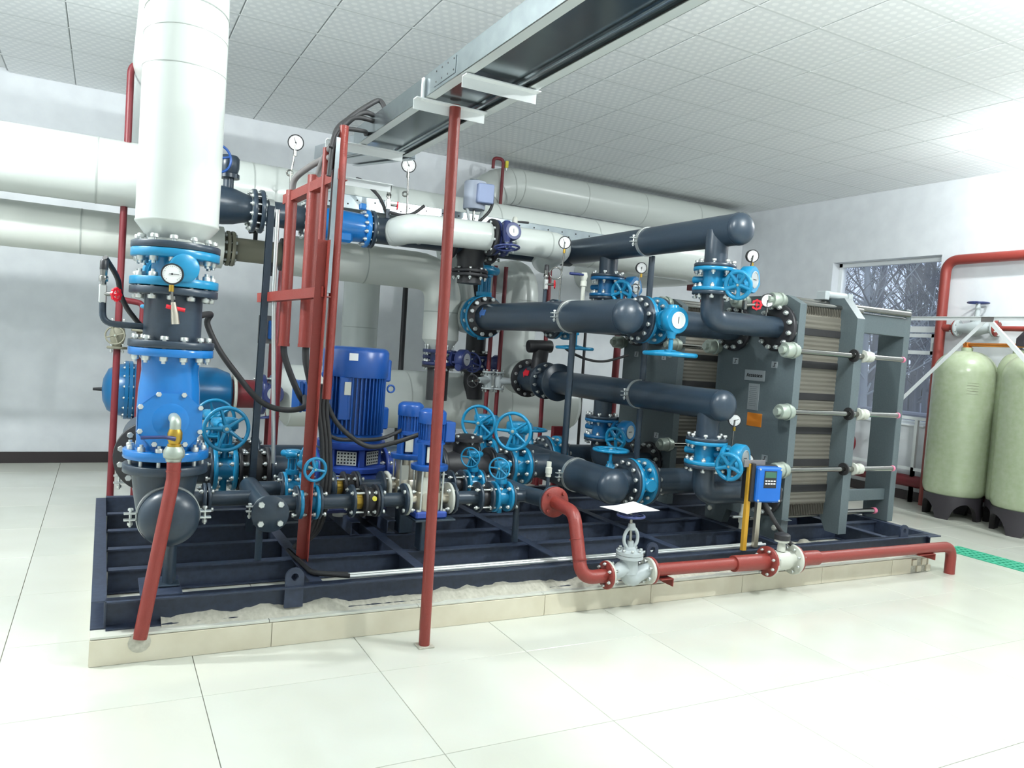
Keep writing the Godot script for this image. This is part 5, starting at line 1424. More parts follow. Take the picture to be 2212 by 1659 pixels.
# ---------------------------------------------------------------- red pipe along the front, globe valve, meter
func front_red_pipe() -> void:
	var z := -3.84
	var o := thing("red_elbow_pipe", "red pipe with a round flange bending down from the skid to the globe valve", "pipe", Vector3(2.63, 0.615, -4.26))
	run(o, bend([Vector3(2.63, 0.615, -4.25), Vector3(2.63, 0.6, -4.02), Vector3(2.6, 0.24, z), Vector3(2.79, 0.245, z)], 0.12, 10), 0.042, M.red)
	flange(o, along(Vector3.BACK, Vector3(0, 0, 0.0)), 0.1, 0.022, M.red)
	for k in 4:
		var a := TAU * (k + 0.5) / 4
		put(o, "bolt", bolt_mesh(0.03, 0.012), M.red, along(Vector3.BACK, Vector3(cos(a) * 0.077, sin(a) * 0.077, 0)))
	flange(o, along(XAX, Vector3(2.78, 0.247, z) - o.position), 0.086, 0.018, M.red)
	for q in [[Vector3(2.612, 0.45, -3.945), Vector3(0.1, 1, -0.4)], [Vector3(2.605, 0.345, -3.88), Vector3(0.08, 1, -0.3)]]:
		part(o, "weld_bead", ring(0.041, 0.006, 0.003, 24), M.red, along(q[1], q[0] - o.position))
	# globe valve
	var v := thing("globe_valve", "light grey globe valve with an oval yoke on the red front pipe", "valve", Vector3(2.945, 0.25, z))
	part(v, "body", G.new().tube(smooth_path([Vector3(-0.145, -0.005, 0), Vector3(-0.085, 0.012, 0), Vector3(-0.03, 0.03, 0), Vector3(0.02, -0.028, 0), Vector3(0.075, -0.015, 0), Vector3(0.16, 0.01, 0)], 4), [0.046, 0.044, 0.042, 0.042, 0.043, 0.045, 0.047, 0.048, 0.049, 0.05, 0.053, 0.056, 0.058, 0.058, 0.056, 0.052, 0.049, 0.047, 0.046, 0.046, 0.046], 24), M.castgrey)
	part(v, "neck", G.new().lathe([Vector2(0, 0), Vector2(0.058, 0), Vector2(0.055, 0.09), Vector2(0.085, 0.095), Vector2(0.085, 0.115), Vector2(0, 0.115)], 28), M.castgrey)
	part(v, "bonnet", G.new().lathe([Vector2(0, 0.118), Vector2(0.085, 0.118), Vector2(0.085, 0.138), Vector2(0.04, 0.145), Vector2(0.035, 0.16), Vector2(0, 0.165)], 28), M.castgrey)
	bolts(v, off(Vector3(0, 0.13, 0)), 0.07, 8, 0.03, 0.011)
	for s in [-1.0, 1.0]:
		part(v, "yoke_arm", G.new().tube(smooth_path([Vector3(0.02 * s, 0.15, 0), Vector3(0.048 * s, 0.19, 0), Vector3(0.05 * s, 0.235, 0), Vector3(0.03 * s, 0.272, 0), Vector3(0.0, 0.285, 0)], 4), 0.011, 10), M.castgrey)
		flange(v, along(XAX, Vector3(0.155 * s, 0, 0)), 0.084, 0.02, M.castwhite)
		bolts(v, along(-XAX * s, Vector3(0.152 * s, 0, 0)), 0.066, 6, 0.05, 0.011)
	part(v, "gland", G.new().lathe([Vector2(0, 0.16), Vector2(0.02, 0.16), Vector2(0.02, 0.2), Vector2(0, 0.2)], 12), M.castgrey)
	part(v, "stem", G.new().tube([Vector3(0, 0.16, 0), Vector3(-0.012, 0.37, 0)], 0.01, 12), M.steel)
	part(v, "yoke_head", G.new().lathe([Vector2(0, 0.27), Vector2(0.022, 0.27), Vector2(0.026, 0.285), Vector2(0.02, 0.31), Vector2(0, 0.31)], 16), M.castgrey)
	handwheel(v, off(Vector3(-0.012, 0.36, 0)), 0.09, M.navy, 4)
	var pp := PackedVector2Array([Vector2(-0.16, -0.12), Vector2(0.15, -0.13), Vector2(0.165, 0.1), Vector2(-0.15, 0.115)])
	var sheet := G.new()
	for i in 10:
		for k in 8:
			var f := func(u: float, w: float) -> Vector3:
				var q: Vector2 = pp[0].lerp(pp[1], u).lerp(pp[3].lerp(pp[2], u), w)
				return Vector3(q.x, 0.004 * sin(u * 5.0 + w * 2.0) + 0.006 * w * u - 0.006 * (1.0 - u) * w, -q.y)
			sheet.flat(f.call(i / 10.0, k / 8.0), f.call((i + 1) / 10.0, k / 8.0), f.call((i + 1) / 10.0, (k + 1) / 8.0), f.call(i / 10.0, (k + 1) / 8.0), Vector3.UP)
	var pa := whole("paper_sheet", "loose white paper sheet lying on the globe valve's hand wheel", "paper", sheet, M.paper, Vector3(2.98, 0.637, -3.93))
	pa.rotation.y = 0.25
	# middle length and electromagnetic meter
	var m := thing("red_pipe", "straight red pipe length between globe valve and white flow meter", "pipe", Vector3(3.12, 0.25, z))
	run(m, [Vector3(3.11, 0.252, z), Vector3(3.85, 0.245, z)], 0.041, M.red)
	run(m, [Vector3(3.82, 0.245, z), Vector3(3.87, 0.244, z), Vector3(4.12, 0.24, z)], 0.055, M.red, "reducer")
	flange(m, along(XAX, Vector3(0.0, 0.001, 0)), 0.086, 0.018, M.red)
	flange(m, along(XAX, Vector3(1.015, -0.01, 0)), 0.105, 0.02, M.red)
	part(m, "bracket", G.new().box(Vector3(0.11, -0.055, -0.03), Vector3(0.1, 0.006, 0.14), 0.001).box(Vector3(0.158, -0.08, -0.03), Vector3(0.006, 0.05, 0.14), 0.001), M.red)
	var e := thing("flow_meter", "off-white flow meter with flanges in the red front pipe", "meter", Vector3(4.26, 0.238, z))
	part(e, "body", G.new().lathe([Vector2(0, -0.13), Vector2(0.06, -0.13), Vector2(0.055, -0.1), Vector2(0.055, -0.07), Vector2(0.066, -0.06), Vector2(0.066, 0.06), Vector2(0.055, 0.07), Vector2(0.055, 0.1), Vector2(0.06, 0.13), Vector2(0, 0.13)], 32), M.castwhite, along(XAX))
	for s in [-1.0, 1.0]:
		flange(e, along(XAX, Vector3(0.12 * s, 0, 0)), 0.105, 0.02, M.castwhite)
		bolts(e, along(-XAX * s, Vector3(0.12 * s, 0, 0)), 0.084, 8, 0.05, 0.011)
	part(e, "neck", G.new().lathe([Vector2(0, 0.07), Vector2(0.03, 0.07), Vector2(0.025, 0.13), Vector2(0.05, 0.135), Vector2(0.05, 0.15), Vector2(0, 0.15)], 20), M.castwhite)
	part(e, "junction_box", G.new().lathe([Vector2(0, 0.15), Vector2(0.055, 0.15), Vector2(0.055, 0.185), Vector2(0.04, 0.195), Vector2(0, 0.195)], 20), M.black)
	var r := thing("red_pipe", "long red pipe from flow meter along the kerb, ending in a floor elbow", "pipe", Vector3(4.4, 0.237, z))
	run(r, [Vector3(4.4, 0.237, z), Vector3(4.58, 0.236, z), Vector3(4.63, 0.235, z)], 0.053, M.red, "reducer")
	run(r, bend([Vector3(4.6, 0.235, z), Vector3(6.215, 0.225, z), Vector3(6.215, 0.0, z)], 0.1), 0.041, M.red)
	flange(r, along(XAX, Vector3(0.0, 0, 0)), 0.1, 0.02, M.red)
	part(r, "bracket", G.new().box(Vector3(1.45, -0.05, -0.03), Vector3(0.2, 0.006, 0.14), 0.001).box(Vector3(1.55, -0.075, -0.03), Vector3(0.006, 0.05, 0.14), 0.001), M.red)

# ---------------------------------------------------------------- insulated pipes and machinery behind the skid
func lagged(label: String, path: Array, r: float, m: Material, rings: Array, seg := 40) -> Node3D:
	var o := thing("insulated_pipe", label, "pipe", path[0])
	run(o, path, r, m, "jacket", seg)
	for q in rings:
		band(o, q[0], q[1], r - 0.001, 0.012, M.seam, "seam_ring", 0.003)
	return o

func back_pipes() -> void:
	var X := Vector3.RIGHT
	var Y := Vector3.UP
	var Zb := Vector3.FORWARD
	var rings := []
	for k in 7:
		rings.append([Vector3(-2.4 + k * 1.15, 2.75, -7.0), X])
	lagged("thick white insulated pipe running the whole length of the room under the ceiling", bend([Vector3(-3.19, 2.75, -7.0), Vector3(6.25, 2.75, -7.0), Vector3(6.25, 2.75, -9.65)], 0.45), 0.255, M.jacket, rings)
	rings = []
	for k in 5:
		rings.append([Vector3(4.8 + k * 1.0, 3.73, -9.3), X])
	for k in 4:
		var a := PI / 2 * (k + 0.5) / 4
		rings.append([Vector3(4.76 - 0.5 * sin(a), 3.23 + 0.5 * cos(a), -9.3), Vector3(cos(a), sin(a), 0)])
	var top := bend([Vector3(8.72, 3.73, -9.65), Vector3(8.72, 3.73, -9.3), Vector3(4.26, 3.73, -9.3), Vector3(4.26, 2.2, -9.3)], 0.5, 6)
	lagged("uppermost white insulated pipe with a mitred elbow, near the far corner", top, 0.238, M.jacket, rings)
	# lower lagged line with a bare flanged piece
	lagged("grey white insulated pipe end in the shadow under the thick pipe, far left", [Vector3(-3.19, 2.3, -7.4), Vector3(0.84, 2.3, -7.4), Vector3(0.9, 2.3, -7.4)], 0.185, M.canvas, [[Vector3(-1.6, 2.3, -7.4), X], [Vector3(-0.2, 2.3, -7.4), X]])
	var bare := thing("bare_pipe", "unpainted brownish pipe piece with a bolted flange between two insulated pipes", "pipe", Vector3(0.9, 2.3, -7.4))
	run(bare, [Vector3(0.9, 2.3, -7.4), Vector3(1.45, 2.3, -7.4)], 0.105, M.oldpipe)
	flange(bare, along(X, Vector3(0.045, 0, 0)), 0.155, 0.03, M.oldpipe)
	flange(bare, along(X, Vector3(0.085, 0, 0)), 0.155, 0.03, M.oldpipe)
	bolts(bare, along(X, Vector3(0.066, 0, 0)), 0.13, 10, 0.07, 0.016)
	flange(bare, along(X, Vector3(0.52, 0, 0)), 0.15, 0.03, M.rubber)
	part(bare, "gauge_stub", G.new().tube([Vector3(0.28, 0.09, 0), Vector3(0.28, 0.17, 0)], 0.02, 10).tube([Vector3(0.22, 0.17, 0.02), Vector3(0.31, 0.19, 0)], 0.018, 8), M.black)
	part(bare, "drain_stub", G.new().tube([Vector3(0.42, -0.09, 0.05), Vector3(0.42, -0.17, 0.06)], 0.018, 8).box(Vector3(0.42, -0.19, 0.06), Vector3(0.06, 0.04, 0.04)), M.black)
	var l2 := lagged("grey white insulated pipe starting with a cone behind the red rack", bend([Vector3(1.49, 2.3, -7.4), Vector3(3.05, 2.3, -7.4), Vector3(3.05, 1.62, -7.4)], 0.32), 0.185, M.canvas, [[Vector3(2.2, 2.3, -7.4), X], [Vector3(3.05, 1.9, -7.4), Y]])
	part(l2, "cone", G.new().lathe([Vector2(0, -0.07), Vector2(0.11, -0.07), Vector2(0.185, 0.005), Vector2(0, 0.005)], 36), M.canvas, along(X))
	part(l2, "lower_cone", G.new().lathe([Vector2(0, -0.1), Vector2(0.11, -0.1), Vector2(0.185, 0.005), Vector2(0, 0.005)], 36), M.canvas, off(Vector3(1.56, -0.68, 0)))
	for q in [[Vector3(3.05, 1.44, -7.4), "left of the red pole", 0.0], [Vector3(3.62, 1.4, -7.75), "under the blue end valve", 0.1]]:
		valve("navy butterfly valve with pale dial on a back pipe, %s" % q[1], "", aim(Y, Vector3(0.55, 0, 0.8), q[0]), {"R": 0.17, "h": 0.08, "n": 8, "th": 0.024, "b": 0.017, "m": M.navy, "s": 0.25, "g": 0.1, "w": 0.11, "worm": Vector3(1, 0.2, 0), "wl": 0.17, "dial": true, "clean": false})
		var dn := thing("flanged_spool", "dark vertical pipe spool below the navy valve %s" % q[1], "pipe spool", q[0] - Vector3(0, 0.09, 0))
		run(dn, [q[0] - Vector3(0, 0.08, 0), Vector3(q[0].x, 1.0, q[0].z)], 0.11, M.black)
		flange(dn, off(Vector3(0, -0.003, 0)), 0.17, 0.024, M.black)
	var up := thing("flanged_spool", "dark vertical pipe above the navy valve between the back pipes", "pipe spool", Vector3(3.62, 1.49, -7.75))
	run(up, [Vector3(3.62, 1.48, -7.75), Vector3(3.62, 2.5, -7.75)], 0.11, M.black)
	flange(up, off(Vector3(0, 0.003, 0)), 0.17, 0.024, M.black)
	# behind the chest-high header's end valve
	var el := lagged("white insulated elbow behind the blue end valve of the chest-high header", bend([Vector3(3.33, 1.878, -7.1), Vector3(3.33, 1.878, -7.55), Vector3(3.2, 2.6, -7.6)], 0.22), 0.172, M.jacket, [[Vector3(3.33, 1.878, -7.2), Zb]])
	flange(el, along(Zb, Vector3(0, 0, 0.0)), 0.205, 0.03, M.black)
	# riser feeding the waist-high header
	lagged("white insulated riser with elbows ending at the dark flanged joint with red arrow", bend([Vector3(3.95, 1.285, -7.12), Vector3(3.95, 1.285, -7.42), Vector3(3.98, 2.38, -7.42), Vector3(3.98, 2.38, -8.3)], 0.3, 6), 0.182, M.jacket, [[Vector3(3.95, 1.285, -7.16), Zb], [Vector3(3.97, 1.62, -7.42), Y], [Vector3(3.975, 1.95, -7.42), Y], [Vector3(3.978, 2.1, -7.42), Y]])
	# low lagged line with the blue filter
	var low := lagged("thick white insulated pipe low along the back wall behind the pumps", [Vector3(1.66, 0.95, -8.0), Vector3(4.9, 0.95, -8.0), Vector3(4.98, 0.95, -8.0)], 0.315, M.jacket, [[Vector3(2.9, 0.95, -8.0), X], [Vector3(4.1, 0.95, -8.0), X]])
	part(low, "cone", G.new().lathe([Vector2(0, -0.14), Vector2(0.16, -0.14), Vector2(0.315, 0.01), Vector2(0, 0.01)], 40), M.jacket, along(X))
	part(low, "end_dome", G.new().lathe([Vector2(0.315, 0), Vector2(0.28, 0.08), Vector2(0.17, 0.14), Vector2(0, 0.16)], 40), M.jacket, along(X, Vector3(3.3, 0, 0)))
	for x in [2.1, 3.6, 4.6]:
		part(low, "pipe_stand", G.new().box(Vector3(x - 1.66, -0.79, 0), Vector3(0.12, 0.32, 0.3), 0.004), M.darkred)
	lagged("white insulated vertical pipe rising behind the big blue motor", [Vector3(2.6, 0.0, -8.75), Vector3(2.6, 2.5, -8.75), Vector3(2.6, 2.55, -8.75)], 0.205, M.jacket, [[Vector3(2.6, 1.7, -8.75), Y]])
	var f := thing("strainer_tank", "teal blue horizontal filter vessel behind the riser on the left", "filter", Vector3(0.0, 0.95, -8.0))
	part(f, "shell", G.new().lathe([Vector2(0, -0.0), Vector2(0.1, 0.01), Vector2(0.19, 0.05), Vector2(0.235, 0.13), Vector2(0.245, 0.2), Vector2(0.245, 0.98), Vector2(0.2, 1.1), Vector2(0.13, 1.13), Vector2(0, 1.13)], 44), M.deepblue, along(X))
	part(f, "end_flange", ring(0.24, 0.03, 0.03), M.deepblue, along(X, Vector3(0.2, 0, 0)))
	part(f, "end_flange", ring(0.24, 0.03, 0.03), M.deepblue, along(X, Vector3(0.235, 0, 0)))
	bolts(f, along(X, Vector3(0.218, 0, 0)), 0.258, 16, 0.06, 0.012)
	part(f, "nipple", G.new().tube([Vector3(-0.07, 0.0, 0), Vector3(0.02, 0, 0)], [0.012, 0.02], 10), M.black)
	part(f, "drain_neck", G.new().tube([Vector3(0.33, -0.2, 0), Vector3(0.33, -0.5, 0)], 0.08, 20), M.navy)
	part(f, "drain_flange", disc(0.13, 0.025, 24), M.black, off(Vector3(0.33, -0.5, 0)))
	part(f, "leg", G.new().box(Vector3(0.75, -0.58, 0), Vector3(0.1, 0.74, 0.1), 0.004).box(Vector3(0.33, -0.73, 0), Vector3(0.1, 0.44, 0.1), 0.004), M.navy)
	var rn := thing("red_neck", "short dark red pipe piece between teal filter and navy valve", "pipe", Vector3(1.13, 0.95, -8.0))
	run(rn, [Vector3(1.12, 0.95, -8.0), Vector3(1.4, 0.95, -8.0)], 0.14, M.darkred)
	flange(rn, along(X, Vector3(0.02, 0, 0)), 0.19, 0.026, M.castwhite)
	flange(rn, along(X, Vector3(0.26, 0, 0)), 0.19, 0.026, M.castwhite)
	valve("navy blue valve with a pale dial right of the teal filter", "", aim(X, Vector3(0, 0.1, 1), Vector3(1.47, 0.95, -8.0)), {"R": 0.2, "h": 0.07, "n": 8, "th": 0.026, "b": 0.018, "m": M.navy, "s": 0.26, "g": 0.1, "w": 0.11, "worm": Vector3(1, 0.1, 0), "dial": true, "clean": false})
	# the dark line at the top: reducer, flanges, blue strainer, control valve
	var d := thing("dark_line", "dark overhead pipe line with a thick rounded start behind the white riser", "pipe", Vector3(0.3, 2.5, -6.4))
	part(d, "reducer", G.new().lathe([Vector2(0, 0), Vector2(0.146, 0), Vector2(0.146, 0.42), Vector2(0.135, 0.5), Vector2(0.11, 0.58), Vector2(0.1, 0.66), Vector2(0, 0.66)], 36), M.slate, along(X, Vector3(0.05, 0.03, 0)))
	run(d, [Vector3(0.98, 2.52, -6.4), Vector3(1.4, 2.51, -6.4)], 0.1, M.slate)
	for x in [0.69, 0.75]:
		flange(d, along(X, Vector3(x, 0.02, 0)), 0.168, 0.03, M.slate)
	bolts(d, along(X, Vector3(0.72, 0.02, 0)), 0.142, 12, 0.08, 0.018)
	flange(d, along(X, Vector3(1.1, 0.01, 0)), 0.155, 0.03, M.slate)
	part(d, "strap", ring(0.1, 0.04, 0.008), M.zinc, along(X, Vector3(0.82, 0.02, 0)))
	run(d, [Vector3(1.93, 2.5, -6.4), Vector3(3.92, 2.52, -6.4)], 0.113, M.slate)
	flange(d, along(X, Vector3(1.645, 0, 0)), 0.158, 0.03, M.slate)
	part(d, "gear_neck", G.new().tube([Vector3(0.5, 0.12, 0), Vector3(0.5, 0.26, 0)], 0.04, 14), M.slate)
	part(d, "gear_housing", G.new().lathe([Vector2(0, 0.24), Vector2(0.08, 0.24), Vector2(0.08, 0.27), Vector2(0.065, 0.28), Vector2(0.075, 0.32), Vector2(0.075, 0.39), Vector2(0.06, 0.41), Vector2(0, 0.41)], 20), M.slate, off(Vector3(0.5, 0, 0)))
	handwheel(d, along(Vector3(0.3, 0, 1), Vector3(0.4, 0.35, 0.14)), 0.11, M.motor, 4)
	var st := thing("blue_strainer", "bright blue flanged strainer in the overhead dark line behind the red rack", "strainer", Vector3(1.43, 2.5, -6.4))
	part(st, "body", G.new().lathe([Vector2(0, 0), Vector2(0.1, 0), Vector2(0.12, 0.06), Vector2(0.128, 0.2), Vector2(0.118, 0.42), Vector2(0.11, 0.48), Vector2(0, 0.48)], 36), M.royal, along(X))
	flange(st, along(X, Vector3(0.01, 0, 0)), 0.156, 0.03, M.royal)
	flange(st, along(X, Vector3(0.47, 0, 0)), 0.158, 0.03, M.royal)
	bolts(st, along(X, Vector3(0.49, 0, 0)), 0.134, 12, 0.07, 0.017)
	bolts(st, along(-X, Vector3(-0.01, 0, 0)), 0.134, 12, 0.07, 0.017)
	part(st, "pocket", G.new().box(Vector3(0.24, -0.1, 0.02), Vector3(0.2, 0.09, 0.18), 0.02), M.royal)
	part(st, "top_boss", G.new().box(Vector3(0.42, 0.17, 0.05), Vector3(0.05, 0.05, 0.05), 0.006), M.royal)
	var cv := thing("control_valve", "black three-way control valve under a grey electric actuator", "valve", Vector3(2.88, 2.5, -6.4))
	part(cv, "body", G.new().lathe([Vector2(0, -0.24), Vector2(0.12, -0.24), Vector2(0.12, -0.16), Vector2(0.14, -0.1), Vector2(0.16, 0.0), Vector2(0.13, 0.12), Vector2(0.07, 0.15), Vector2(0, 0.15)], 30), M.black)
	flange(cv, off(Vector3(0, -0.25, 0)), 0.165, 0.028, M.black)
	flange(cv, off(Vector3(0, -0.285, 0)), 0.165, 0.028, M.black)
	bolts(cv, off(Vector3(0, -0.268, 0)), 0.138, 8, 0.07, 0.016)
	for s in [-1.0, 1.0]:
		flange(cv, along(X, Vector3(0.2 * s, 0, 0)), 0.16, 0.03, M.black)
		bolts(cv, along(X, Vector3(0.215 * s, 0, 0)), 0.136, 8, 0.07, 0.016)
		part(cv, "yoke_leg", G.new().tube([Vector3(0.035 * s, 0.14, 0.02), Vector3(0.075 * s, 0.3, 0.02)], 0.014, 10), M.castgrey)
	part(cv, "stem", G.new().tube([Vector3(0, 0.12, 0), Vector3(0, 0.3, 0)], 0.012, 10), M.steel)
	part(cv, "low_pipe", G.new().tube([Vector3(0, -0.29, 0), Vector3(0, -0.36, 0)], 0.11, 24), M.black)
	var ac := thing("valve_actuator", "grey electric actuator with lavender cover on top of the control valve", "actuator", Vector3(2.88, 2.8, -6.4))
	part(ac, "body", G.new().lathe([Vector2(0, 0), Vector2(0.095, 0), Vector2(0.1, 0.01), Vector2(0.1, 0.235), Vector2(0.095, 0.245), Vector2(0, 0.245)], 32), M.actgrey)
	part(ac, "cover", G.new().box(Vector3(0.06, 0.13, 0.1), Vector3(0.15, 0.17, 0.1), 0.008), M.lavender, Transform3D(Basis(Y, -0.15), Vector3.ZERO))
	part(ac, "crank", G.new().tube([Vector3(-0.06, 0.25, 0), Vector3(-0.05, 0.265, 0), Vector3(0.03, 0.268, 0), Vector3(0.035, 0.25, 0)], 0.005, 6), M.hxgrey)
	# white bypass round the control valve
	var g := lagged("white insulated bypass pipe with an elbow at its left end, behind the red pole", bend([Vector3(2.15, 2.5, -6.38), Vector3(2.15, 2.5, -5.98), Vector3(2.8, 2.515, -5.98), Vector3(2.84, 2.515, -5.98)], 0.2), 0.118, M.jacket, [[Vector3(2.15, 2.5, -6.22), Zb], [Vector3(2.24, 2.502, -6.04), Vector3(1, 0, 1)], [Vector3(2.4, 2.508, -5.98), X]])
	flange(g, along(X, Vector3(2.865, 2.515, -5.98) - g.position), 0.155, 0.03, M.black)
	valve("navy blue valve with round dial and flat wheel in the white bypass pipe", "", aim(X, Vector3(0.25, 0.15, 1), Vector3(2.945, 2.515, -5.98)), {"R": 0.15, "h": 0.055, "ft": 0.022, "n": 8, "th": 0.03, "b": 0.014, "m": M.navy, "s": 0.2, "g": 0.075, "w": 0.11, "worm": Vector3(1, 0, 0), "wl": 0.14, "dial": true, "clean": false, "sp": 3})
	var g2 := lagged("short white insulated bypass end right of the navy valve, behind a white gauge", bend([Vector3(3.02, 2.515, -5.98), Vector3(3.58, 2.52, -5.98), Vector3(3.6, 2.42, -6.36)], 0.15), 0.118, M.jacket, [[Vector3(3.42, 2.518, -5.98), X]])
	var sv := thing("vent_valve", "small vent valve with a black lever on the white bypass end", "valve", Vector3(3.12, 2.68, -6.05))
	part(sv, "body", G.new().lathe([Vector2(0, -0.06), Vector2(0.018, -0.06), Vector2(0.024, 0), Vector2(0.024, 0.03), Vector2(0.015, 0.05), Vector2(0, 0.05)], 10), M.castwhite)
	part(sv, "lever", G.new().tube([Vector3(0.02, 0.01, 0.01), Vector3(0.06, 0.012, 0.01), Vector3(0.13, 0.015, 0.01)], [0.007, 0.01, 0.01], 8), M.black)
	var ww := thing("wireway", "white perforated wireway running behind the overhead dark line", "wireway", Vector3(3.2, 2.75, -6.703))
	part(ww, "trunking", G.new().box(Vector3.ZERO, Vector3(3.2, 0.12, 0.08), 0.004), M.galv)
	var ho := G.new()
	for k in 40:
		ho.box(Vector3(-1.55 + k * 0.08, 0.02 if k % 2 else -0.02, 0.0405), Vector3(0.012, 0.012, 0.002), 0.0)
	part(ww, "slots", ho, M.dark).set_meta("kind", "stuff")
	gauge("gauge on a long coiled stem against the wall, left of the red rack top", Vector3(1.29, 3.102, -6.4), Vector3(-0.2, -0.2, 1), 0.062, [Vector3(1.29, 3.1, -6.41), Vector3(1.28, 2.95, -6.41), Vector3(1.265, 2.84, -6.41), Vector3(1.27, 2.62, -6.41)], 0.022, 0.4, false)
	gauge("gauge on a long coiled stem beside the cable tray, above the white bypass", Vector3(2.244, 3.086, -6.4), Vector3(-0.3, -0.2, 1), 0.062, [Vector3(2.244, 3.084, -6.41), Vector3(2.25, 2.93, -6.41), Vector3(2.255, 2.8, -6.41), Vector3(2.258, 2.6, -6.41)], 0.02, 0.5, false)
	sensor("pressure sensor with red star wheel on the overhead dark line", Vector3(2.085, 2.73, -6.4), [Vector3(2.085, 2.69, -6.4), Vector3(2.085, 2.6, -6.4)], Vector3(0.95, -0.05, 0.25))
	# dark red small pipes
	_red("dark red vent pipe rising from the thick pipe at the far left, bent right", bend([Vector3(0.105, 2.98, -6.93), Vector3(0.103, 3.61, -6.93), Vector3(0.7, 3.61, -6.93)], 0.09), 0.027, M.darkred)
	_red("dark red drain pipe going down from the thick insulated pipe behind the riser", [Vector3(0.1, 2.52, -7.0), Vector3(0.095, 0.0, -7.0)], 0.027, M.darkred)
	_red("shorter dark red drain pipe with a side branch, behind the riser", bend([Vector3(0.1, 1.76, -6.98), Vector3(0.27, 1.74, -6.98), Vector3(0.265, 0.0, -6.98)], 0.05), 0.024, M.darkred)
	for q in [[Vector3(0.097, 1.47, -7.0), "left"], [Vector3(0.268, 1.42, -6.98), "right, half hidden"]]:
		var v := thing("gate_valve", "old grey flanged gate valve in the dark red drain pipes, %s one" % q[1], "valve", q[0])
		part(v, "body", G.new().lathe([Vector2(0, -0.1), Vector2(0.03, -0.1), Vector2(0.05, -0.05), Vector2(0.06, 0), Vector2(0.05, 0.05), Vector2(0.03, 0.1), Vector2(0, 0.1)], 20), M.oldpipe)
		for s in [-1.0, 1.0]:
			flange(v, off(Vector3(0, 0.1 * s, 0)), 0.075, 0.02, M.oldpipe)
			bolts(v, off(Vector3(0, 0.1 * s, 0)), 0.058, 4, 0.045, 0.011)
		handwheel(v, along(Vector3(-0.2, 0, 1), Vector3(-0.02, 0, 0.14)), 0.075, M.oldpipe, 4)
		part(v, "spindle", G.new().tube([Vector3.ZERO, Vector3(-0.02, 0, 0.14)], 0.014, 8), M.steel)
	_red("dark red hooked vent pipe over the uppermost insulated pipe", bend([Vector3(4.29, 3.85, -9.03), Vector3(4.29, 3.985, -9.03), Vector3(4.43, 3.985, -9.03), Vector3(4.43, 3.3, -9.03)], 0.055), 0.021, M.darkred)
	var yv := thing("yellow_valve", "tiny yellow vent valve at the hooked red pipe under the ceiling", "valve", Vector3(4.48, 3.93, -9.03))
	part(yv, "body", G.new().box(Vector3.ZERO, Vector3(0.04, 0.09, 0.04), 0.006), M.yellow)
	part(yv, "nipple", G.new().tube([Vector3(0, -0.08, 0), Vector3(0, -0.04, 0)], 0.014, 8), M.zinc)
	for q in [[3.53, "left"], [3.65, "right"]]:
		_red("thin dark red pipe of the pair below the bypass, %s one" % q[1], [Vector3(q[0], 2.42, -7.2), Vector3(q[0] - 0.01, 0.0, -7.2)], 0.022, M.darkred)
		var v := thing("globe_valve", "small grey flanged valve in the thin red pipe pair, %s one" % q[1], "valve", Vector3(q[0], 1.24, -7.2))
		var s: float = -1.0 if q[1] == "left" else 1.0
		part(v, "body", G.new().lathe([Vector2(0, -0.09), Vector2(0.03, -0.09), Vector2(0.045, -0.03), Vector2(0.045, 0.03), Vector2(0.03, 0.09), Vector2(0, 0.09)], 18), M.castgrey)
		for k in [-1.0, 1.0]:
			flange(v, off(Vector3(0, 0.085 * k, 0)), 0.065, 0.018, M.castgrey)
			bolts(v, off(Vector3(0, 0.085 * k, 0)), 0.05, 4, 0.04, 0.01)
		part(v, "bonnet", G.new().tube([Vector3.ZERO, Vector3(0.13 * s, 0, 0.06)], [0.045, 0.03], 14), M.castgrey)
		part(v, "spindle", G.new().tube([Vector3(0.1 * s, 0, 0.05), Vector3(0.22 * s, -0.01, 0.1)], 0.012, 8), M.steel)
		handwheel(v, along(Vector3(0.7 * s, 0, 0.5), Vector3(0.22 * s, -0.01, 0.1)), 0.07, M.black, 3)
	_red("dark red upright behind the headers, right of the tall slim post", [Vector3(5.34, 2.5, -7.5), Vector3(5.33, 0.0, -7.5)], 0.042, M.darkred)
	_red("thin dark upright left of the white gauge behind the headers", [Vector3(4.0, 2.5, -6.9), Vector3(4.03, 0.0, -6.9)], 0.022, M.darkred)
	var hg := thing("pipe_hanger", "dark red bracket and drop under the thick pipe near the uppermost header", "hanger", Vector3(6.2, 2.62, -7.2))
	part(hg, "plate", G.new().box(Vector3(0, -0.17, 0.1), Vector3(0.22, 0.07, 0.3), 0.004), M.darkred)
	part(hg, "drop", G.new().tube([Vector3(0.02, -0.2, 0.1), Vector3(0.02, -2.62, 0.1)], 0.03, 12), M.darkred)
	var rb := thing("red_box", "small dark red upright plate behind the low blue valves", "plate", Vector3(4.17, 0.66, -6.8))
	part(rb, "plate", G.new().box(Vector3.ZERO, Vector3(0.13, 0.32, 0.05), 0.006), M.darkred)
	part(rb, "post", G.new().box(Vector3(0, -0.4, 0), Vector3(0.06, 0.5, 0.04), 0.004), M.darkred)
	var db := thing("meter_box", "blue wall-mounted meter box with grey screen behind the grey strut", "instrument", Vector3(1.66, 1.6, -8.6))
	part(db, "plate", G.new().box(Vector3(-0.05, 0, -0.05), Vector3(0.3, 0.3, 0.02), 0.003), M.panelgrey)
	part(db, "case", G.new().box(Vector3(0, 0, 0), Vector3(0.2, 0.2, 0.09), 0.01), M.boxblue)
	part(db, "display", G.new().box(Vector3(-0.01, 0.04, 0.046), Vector3(0.1, 0.06, 0.003), 0.0005), M.screen)
